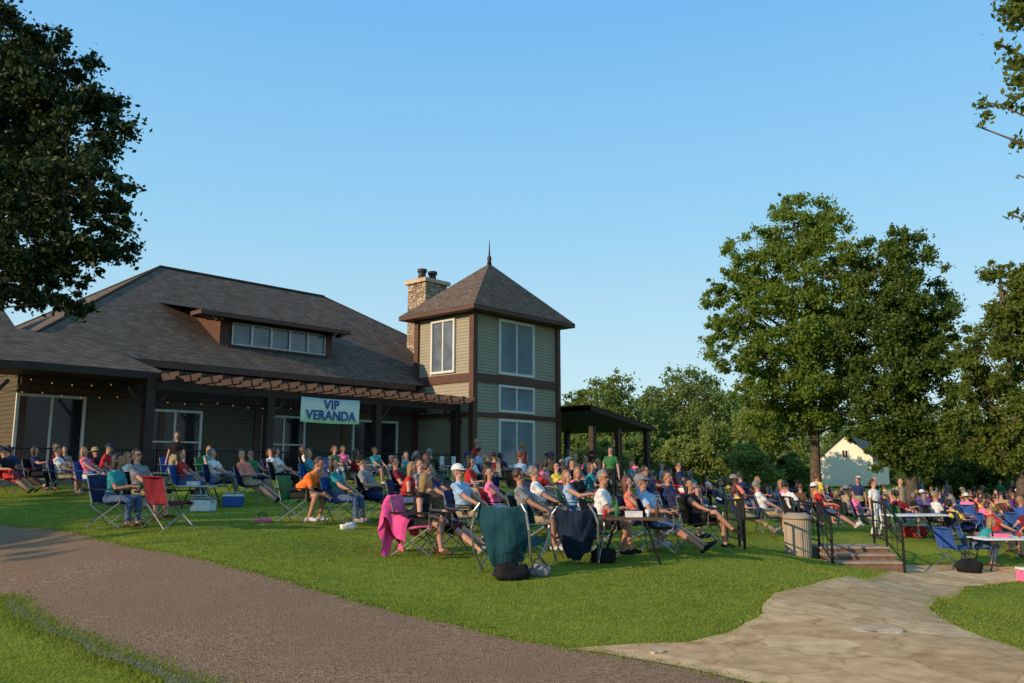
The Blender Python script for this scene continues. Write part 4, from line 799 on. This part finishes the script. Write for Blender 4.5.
tx,ty=wx(207,18.6),18.6; r,tz=table(tx,ty,R(-5),.9,.5,M['steel'],'low grey side table left of the banner',.45); item(tx-.2,ty,tz,'box','white','white box on the low grey side table'); item(tx+.2,ty,tz,'bottle','blue','blue bottle on the low grey side table')
tx,ty=wx(880,22.2),22.2; r,tz=table(tx+.9,ty+.4,R(5),1.6,.7,CM['white'],'white table behind the handrail above the steps',.7)
cooler(wx(209,17.6),17.6,R(-10),CM['white'],CM['grey'],'white cooler with grey lid below the side table',.8); cooler(wx(238,18.8),18.8,R(10),CM['blue'],CM['white'],'blue cooler with white lid left of the coral polo',.75)
cooler(wx(1015,17.4),17.4,R(0),CM['pink'],CM['white'],'pink cooler on the grass at right edge',.8); cooler(wx(905,24),24,R(0),CM['red'],CM['white'],'red cooler behind the right handrail')
bag(wx(512,11.0),10.85,R(20),'black','black bag slumped beside the dark teal chair',1.0,.75); bag(wx(538,11.2),11.1,R(-10),'grey','grey bag right of the black bag',.6)
bag(wx(268,15.6),15.6,R(0),'pink','bright pink bag lying on the lawn below the veranda',.75,.35); bag(wx(956,18.3),18.3,R(0),'black','black bag beside the empty blue chair',1.1); bag(wx(352,15.2),15.2,R(30),'white','white bag at the feet of the teal top person',.6,.8)
bag(wx(600,12.6),12.5,R(0),'black','black bag under the front folding table',.8)
q=MB(); nn=20
def bl(i,j):
    u=i/nn*2-1; v=j/nn
    prof=[(-.30,.20),(-.42,.36),(-.38,.52),(-.46,.66),(-.43,.80),(-.40,.885),(-.34,.875),(-.28,.74),(-.20,.58),(-.05,.53)]
    k=min(len(prof)-2,int(v*(len(prof)-1))); f=v*(len(prof)-1)-k; a=prof[k];b=prof[k+1]; hang=max(0,abs(u)-.62)*.8
    return (a[0]+(b[0]-a[0])*f+.07*noise.noise(V((u*3,v*5,0)))-.02, u*.37+.05*noise.noise(V((u*3,v*6,4))), a[1]+(b[1]-a[1])*f-hang+(.16*noise.noise(V((u*3,0,1)))*max(0,1-v*4))+.025*noise.noise(V((u*6,v*6,8))))
for i in range(nn):
    for j in range(nn): q.face([bl(i,j),bl(i+1,j),bl(i+1,j+1),bl(i,j+1)])
o=q.build('blanket',CM['hot pink'],None,True,(wx(420,12.6),12.6,gz(wx(420,12.6),12.6))); o.rotation_euler=(0,0,R(-12)); tag(o,'bright pink blanket draped over the back of a front chair','blanket')
# trash can
x,y=wx(791,18.2),18.2; z=gz(x,y); t=empty('trash_can',(x,y,z)); tag(t,'tan ribbed cylindrical trash can left of the steps','trash can')
TC=pm('beige grey bin',(.36,.29,.21),.7,.12,6)
q=MB(); q.tube([(0,0,-.15),(0,0,.78)],.27,36); 
for i in range(36): a=2*math.pi*i/36; q.tube([(.268*math.cos(a),.268*math.sin(a),.02),(.268*math.cos(a),.268*math.sin(a),.76)],.010,6)
q.build('bin_body',TC,t); q=MB(); q.tube([(0,0,.78),(0,0,.82),(0,0,.86),(0,0,.91)],[.30,.30,.27,.19],36); q.build('bin_lid',pm('bin lid',(.30,.24,.17),.6),t,True); MB().tube([(0,0,.905),(0,0,.918)],[.12,.12],20).build('opening',M['black'],t)
# steps + railings
SA=R(88); sp=hit(868,569); st=empty('garden_steps',(sp.x,sp.y,sp.z),SA); tag(st,'short flight of brick steps leading up from the flagstone path','steps')
for i in range(3):
    q=MB(); q.box(i*.36,i*.36+.40 if i<2 else i*.36+.7,-.72,.72,-.5,.02+.12*(i+1)-.045); q.build('riser',M['step'],st)
    q=MB(); q.box(i*.36-.03,i*.36+.37 if i<2 else i*.36+.73,-.74,.74,.02+.12*(i+1)-.044,.02+.12*(i+1)); q.build('tread',M['tread'],st)
def rail(pts,label,h=.92):
    P_=[V(p) for p in pts]; r=empty('handrail',P_[0]); tag(r,label,'handrail','black handrails by the steps'); O=P_[0]
    for p in P_: q=MB(); q.tube([p-O+V((0,0,-.3)),p-O+V((0,0,h))],.028,8); q.build('post',M['black'],r)
    for hh,rr in ((h,.028),(h*.55,.016),(.14,.016)):
        MB().tube([p-O+V((0,0,hh)) for p in P_],rr,8).build('rail',M['black'],r)
    for a,b in zip(P_,P_[1:]):
        n=max(2,int((b-a).length/.22))
        for i in range(1,n): p=a.lerp(b,i/n)-O; MB().tube([p+V((0,0,.14)),p+V((0,0,h))],.008,5).build('baluster',M['black'],r)
fx=(Matrix.Translation(sp)@Matrix.Rotation(SA,4,'Z'))
for s,lab in ((.72,'left black handrail of the brick steps'),(-.72,'right black handrail of the brick steps')):
    rail([fx@V((-.05,s,.0)),fx@V((.75,s,.36)),fx@V((1.7,s*1.15,.38))],lab)
def gp_(px,Y): x=wx(px,Y); return V((x,Y,gz(x,Y)))
rail([gp_(739,15.6),gp_(734,16.9),gp_(722,18.6)],'black handrail right of the front row seats',.92)
for px,py,s,lab in [(880,634,.24,'flat pale rock set in the path'),(655,657,.09,'small pale stone near the road edge')]:
    p=hit(px,py); bm=bmesh.new(); bmesh.ops.create_icosphere(bm,subdivisions=3,radius=1)
    for v in bm.verts: c=v.co.copy(); k=1+.45*noise.noise(c*1.6+V((px,0,0)))+.12*noise.noise(c*5); v.co=V((c.x*s*k,c.y*s*.7*k,max(-.02,min(.02,c.z*.06*k))))
    me=bpy.data.meshes.new('rock'); bm.to_mesh(me); bm.free(); me.materials.append(M['stonegrey']); o=ob('rock',me,None,(p.x,p.y,p.z+.014),px); tag(o,lab,'rock')
q=MB(); q.box(-.2,.2,-.2,.2,.43,.46); q.box(-.22,-.19,-.2,.2,.5,.9)
for sx in(-.19,.19):
    for sy in(-.19,.19): q.tube([(sx,sy,0),(sx,sy,.45 if sx>0 else .9)],.014,5)
WCH=q.mesh('white_chair',CM['white'])
for i in range(7):
    p=Matrix.Translation((CX,CY,0))@Matrix.Rotation(R(48),4,'Z')@V((-1.2-.75*i,-.2,G0+.02)); o=ob('white_chair',WCH,None,p,R(-20)); tag(o,f'white banquet chair on the veranda left of the tower','chair','white chairs on the veranda')
# ------------------------------------------------------------------ labels: make repeats distinct
ordn=['first','second','third','fourth','fifth','sixth','seventh','eighth','ninth','tenth','eleventh','twelfth']
bpy.context.view_layer.update()
G_=defaultdict(list)
for o in PEND: G_[o['label']].append(o)
for lab,l in G_.items():
    if len(l)>1:
        l.sort(key=lambda o:to_px(o.matrix_world.translation))
        for i,o in enumerate(l): o['label']=f"{ordn[i] if i<12 else str(i+1)+'th'} from left, {lab}"
# ------------------------------------------------------------------ light
SUNP=V((-.80,-.60,0)).normalized(); EL=R(18)
w=bpy.data.worlds.new("World"); scene.world=w; w.use_nodes=True; nt=w.node_tree; N=nt.nodes; L=nt.links
sky=N.new("ShaderNodeTexSky"); sky.sky_type='NISHITA'; sky.sun_disc=False; sky.sun_elevation=EL; sky.sun_rotation=math.atan2(SUNP.x,SUNP.y); sky.ozone_density=2.0; sky.dust_density=.6; sky.air_density=1.0
bg=N["Background"]; ST=.14; bg.inputs[1].default_value=ST
tc=N.new("ShaderNodeTexCoord"); sx=N.new("ShaderNodeSeparateXYZ"); L.new(tc.outputs["Generated"],sx.inputs[0])
cr=N.new("ShaderNodeValToRGB"); el=cr.color_ramp.elements; el[0].position=0; el[0].color=(.64,.78,.80,1); el[1].position=1; el[1].color=(.16,.38,.64,1)
for p_,c_ in ((.08,(.54,.76,.84)),(.3,(.30,.62,.88)),(.52,(.17,.48,.87))): e_=el.new(p_); e_.color=(*c_,1)
L.new(sx.outputs[2],cr.inputs[0])
sc_=N.new("ShaderNodeVectorMath"); sc_.operation='SCALE'; sc_.inputs[3].default_value=1.08/ST; L.new(cr.outputs[0],sc_.inputs[0])
mx=N.new("ShaderNodeMix"); mx.data_type='RGBA'; mx.inputs[0].default_value=.88; L.new(sky.outputs[0],mx.inputs[6]); L.new(sc_.outputs[0],mx.inputs[7]); L.new(mx.outputs[2],bg.inputs[0])
sl=bpy.data.lights.new("sun",'SUN'); sl.energy=5.0; sl.angle=R(.5); sl.color=(1,.75,.50); so=bpy.data.objects.new("sun",sl); COL.objects.link(so)
sd=V((SUNP.x*math.cos(EL),SUNP.y*math.cos(EL),math.sin(EL))); so.rotation_euler=sd.to_track_quat('Z','Y').to_euler(); so.location=(-20,-20,30)
scene.view_settings.view_transform='Standard'; scene.view_settings.look='None'; scene.view_settings.exposure=0
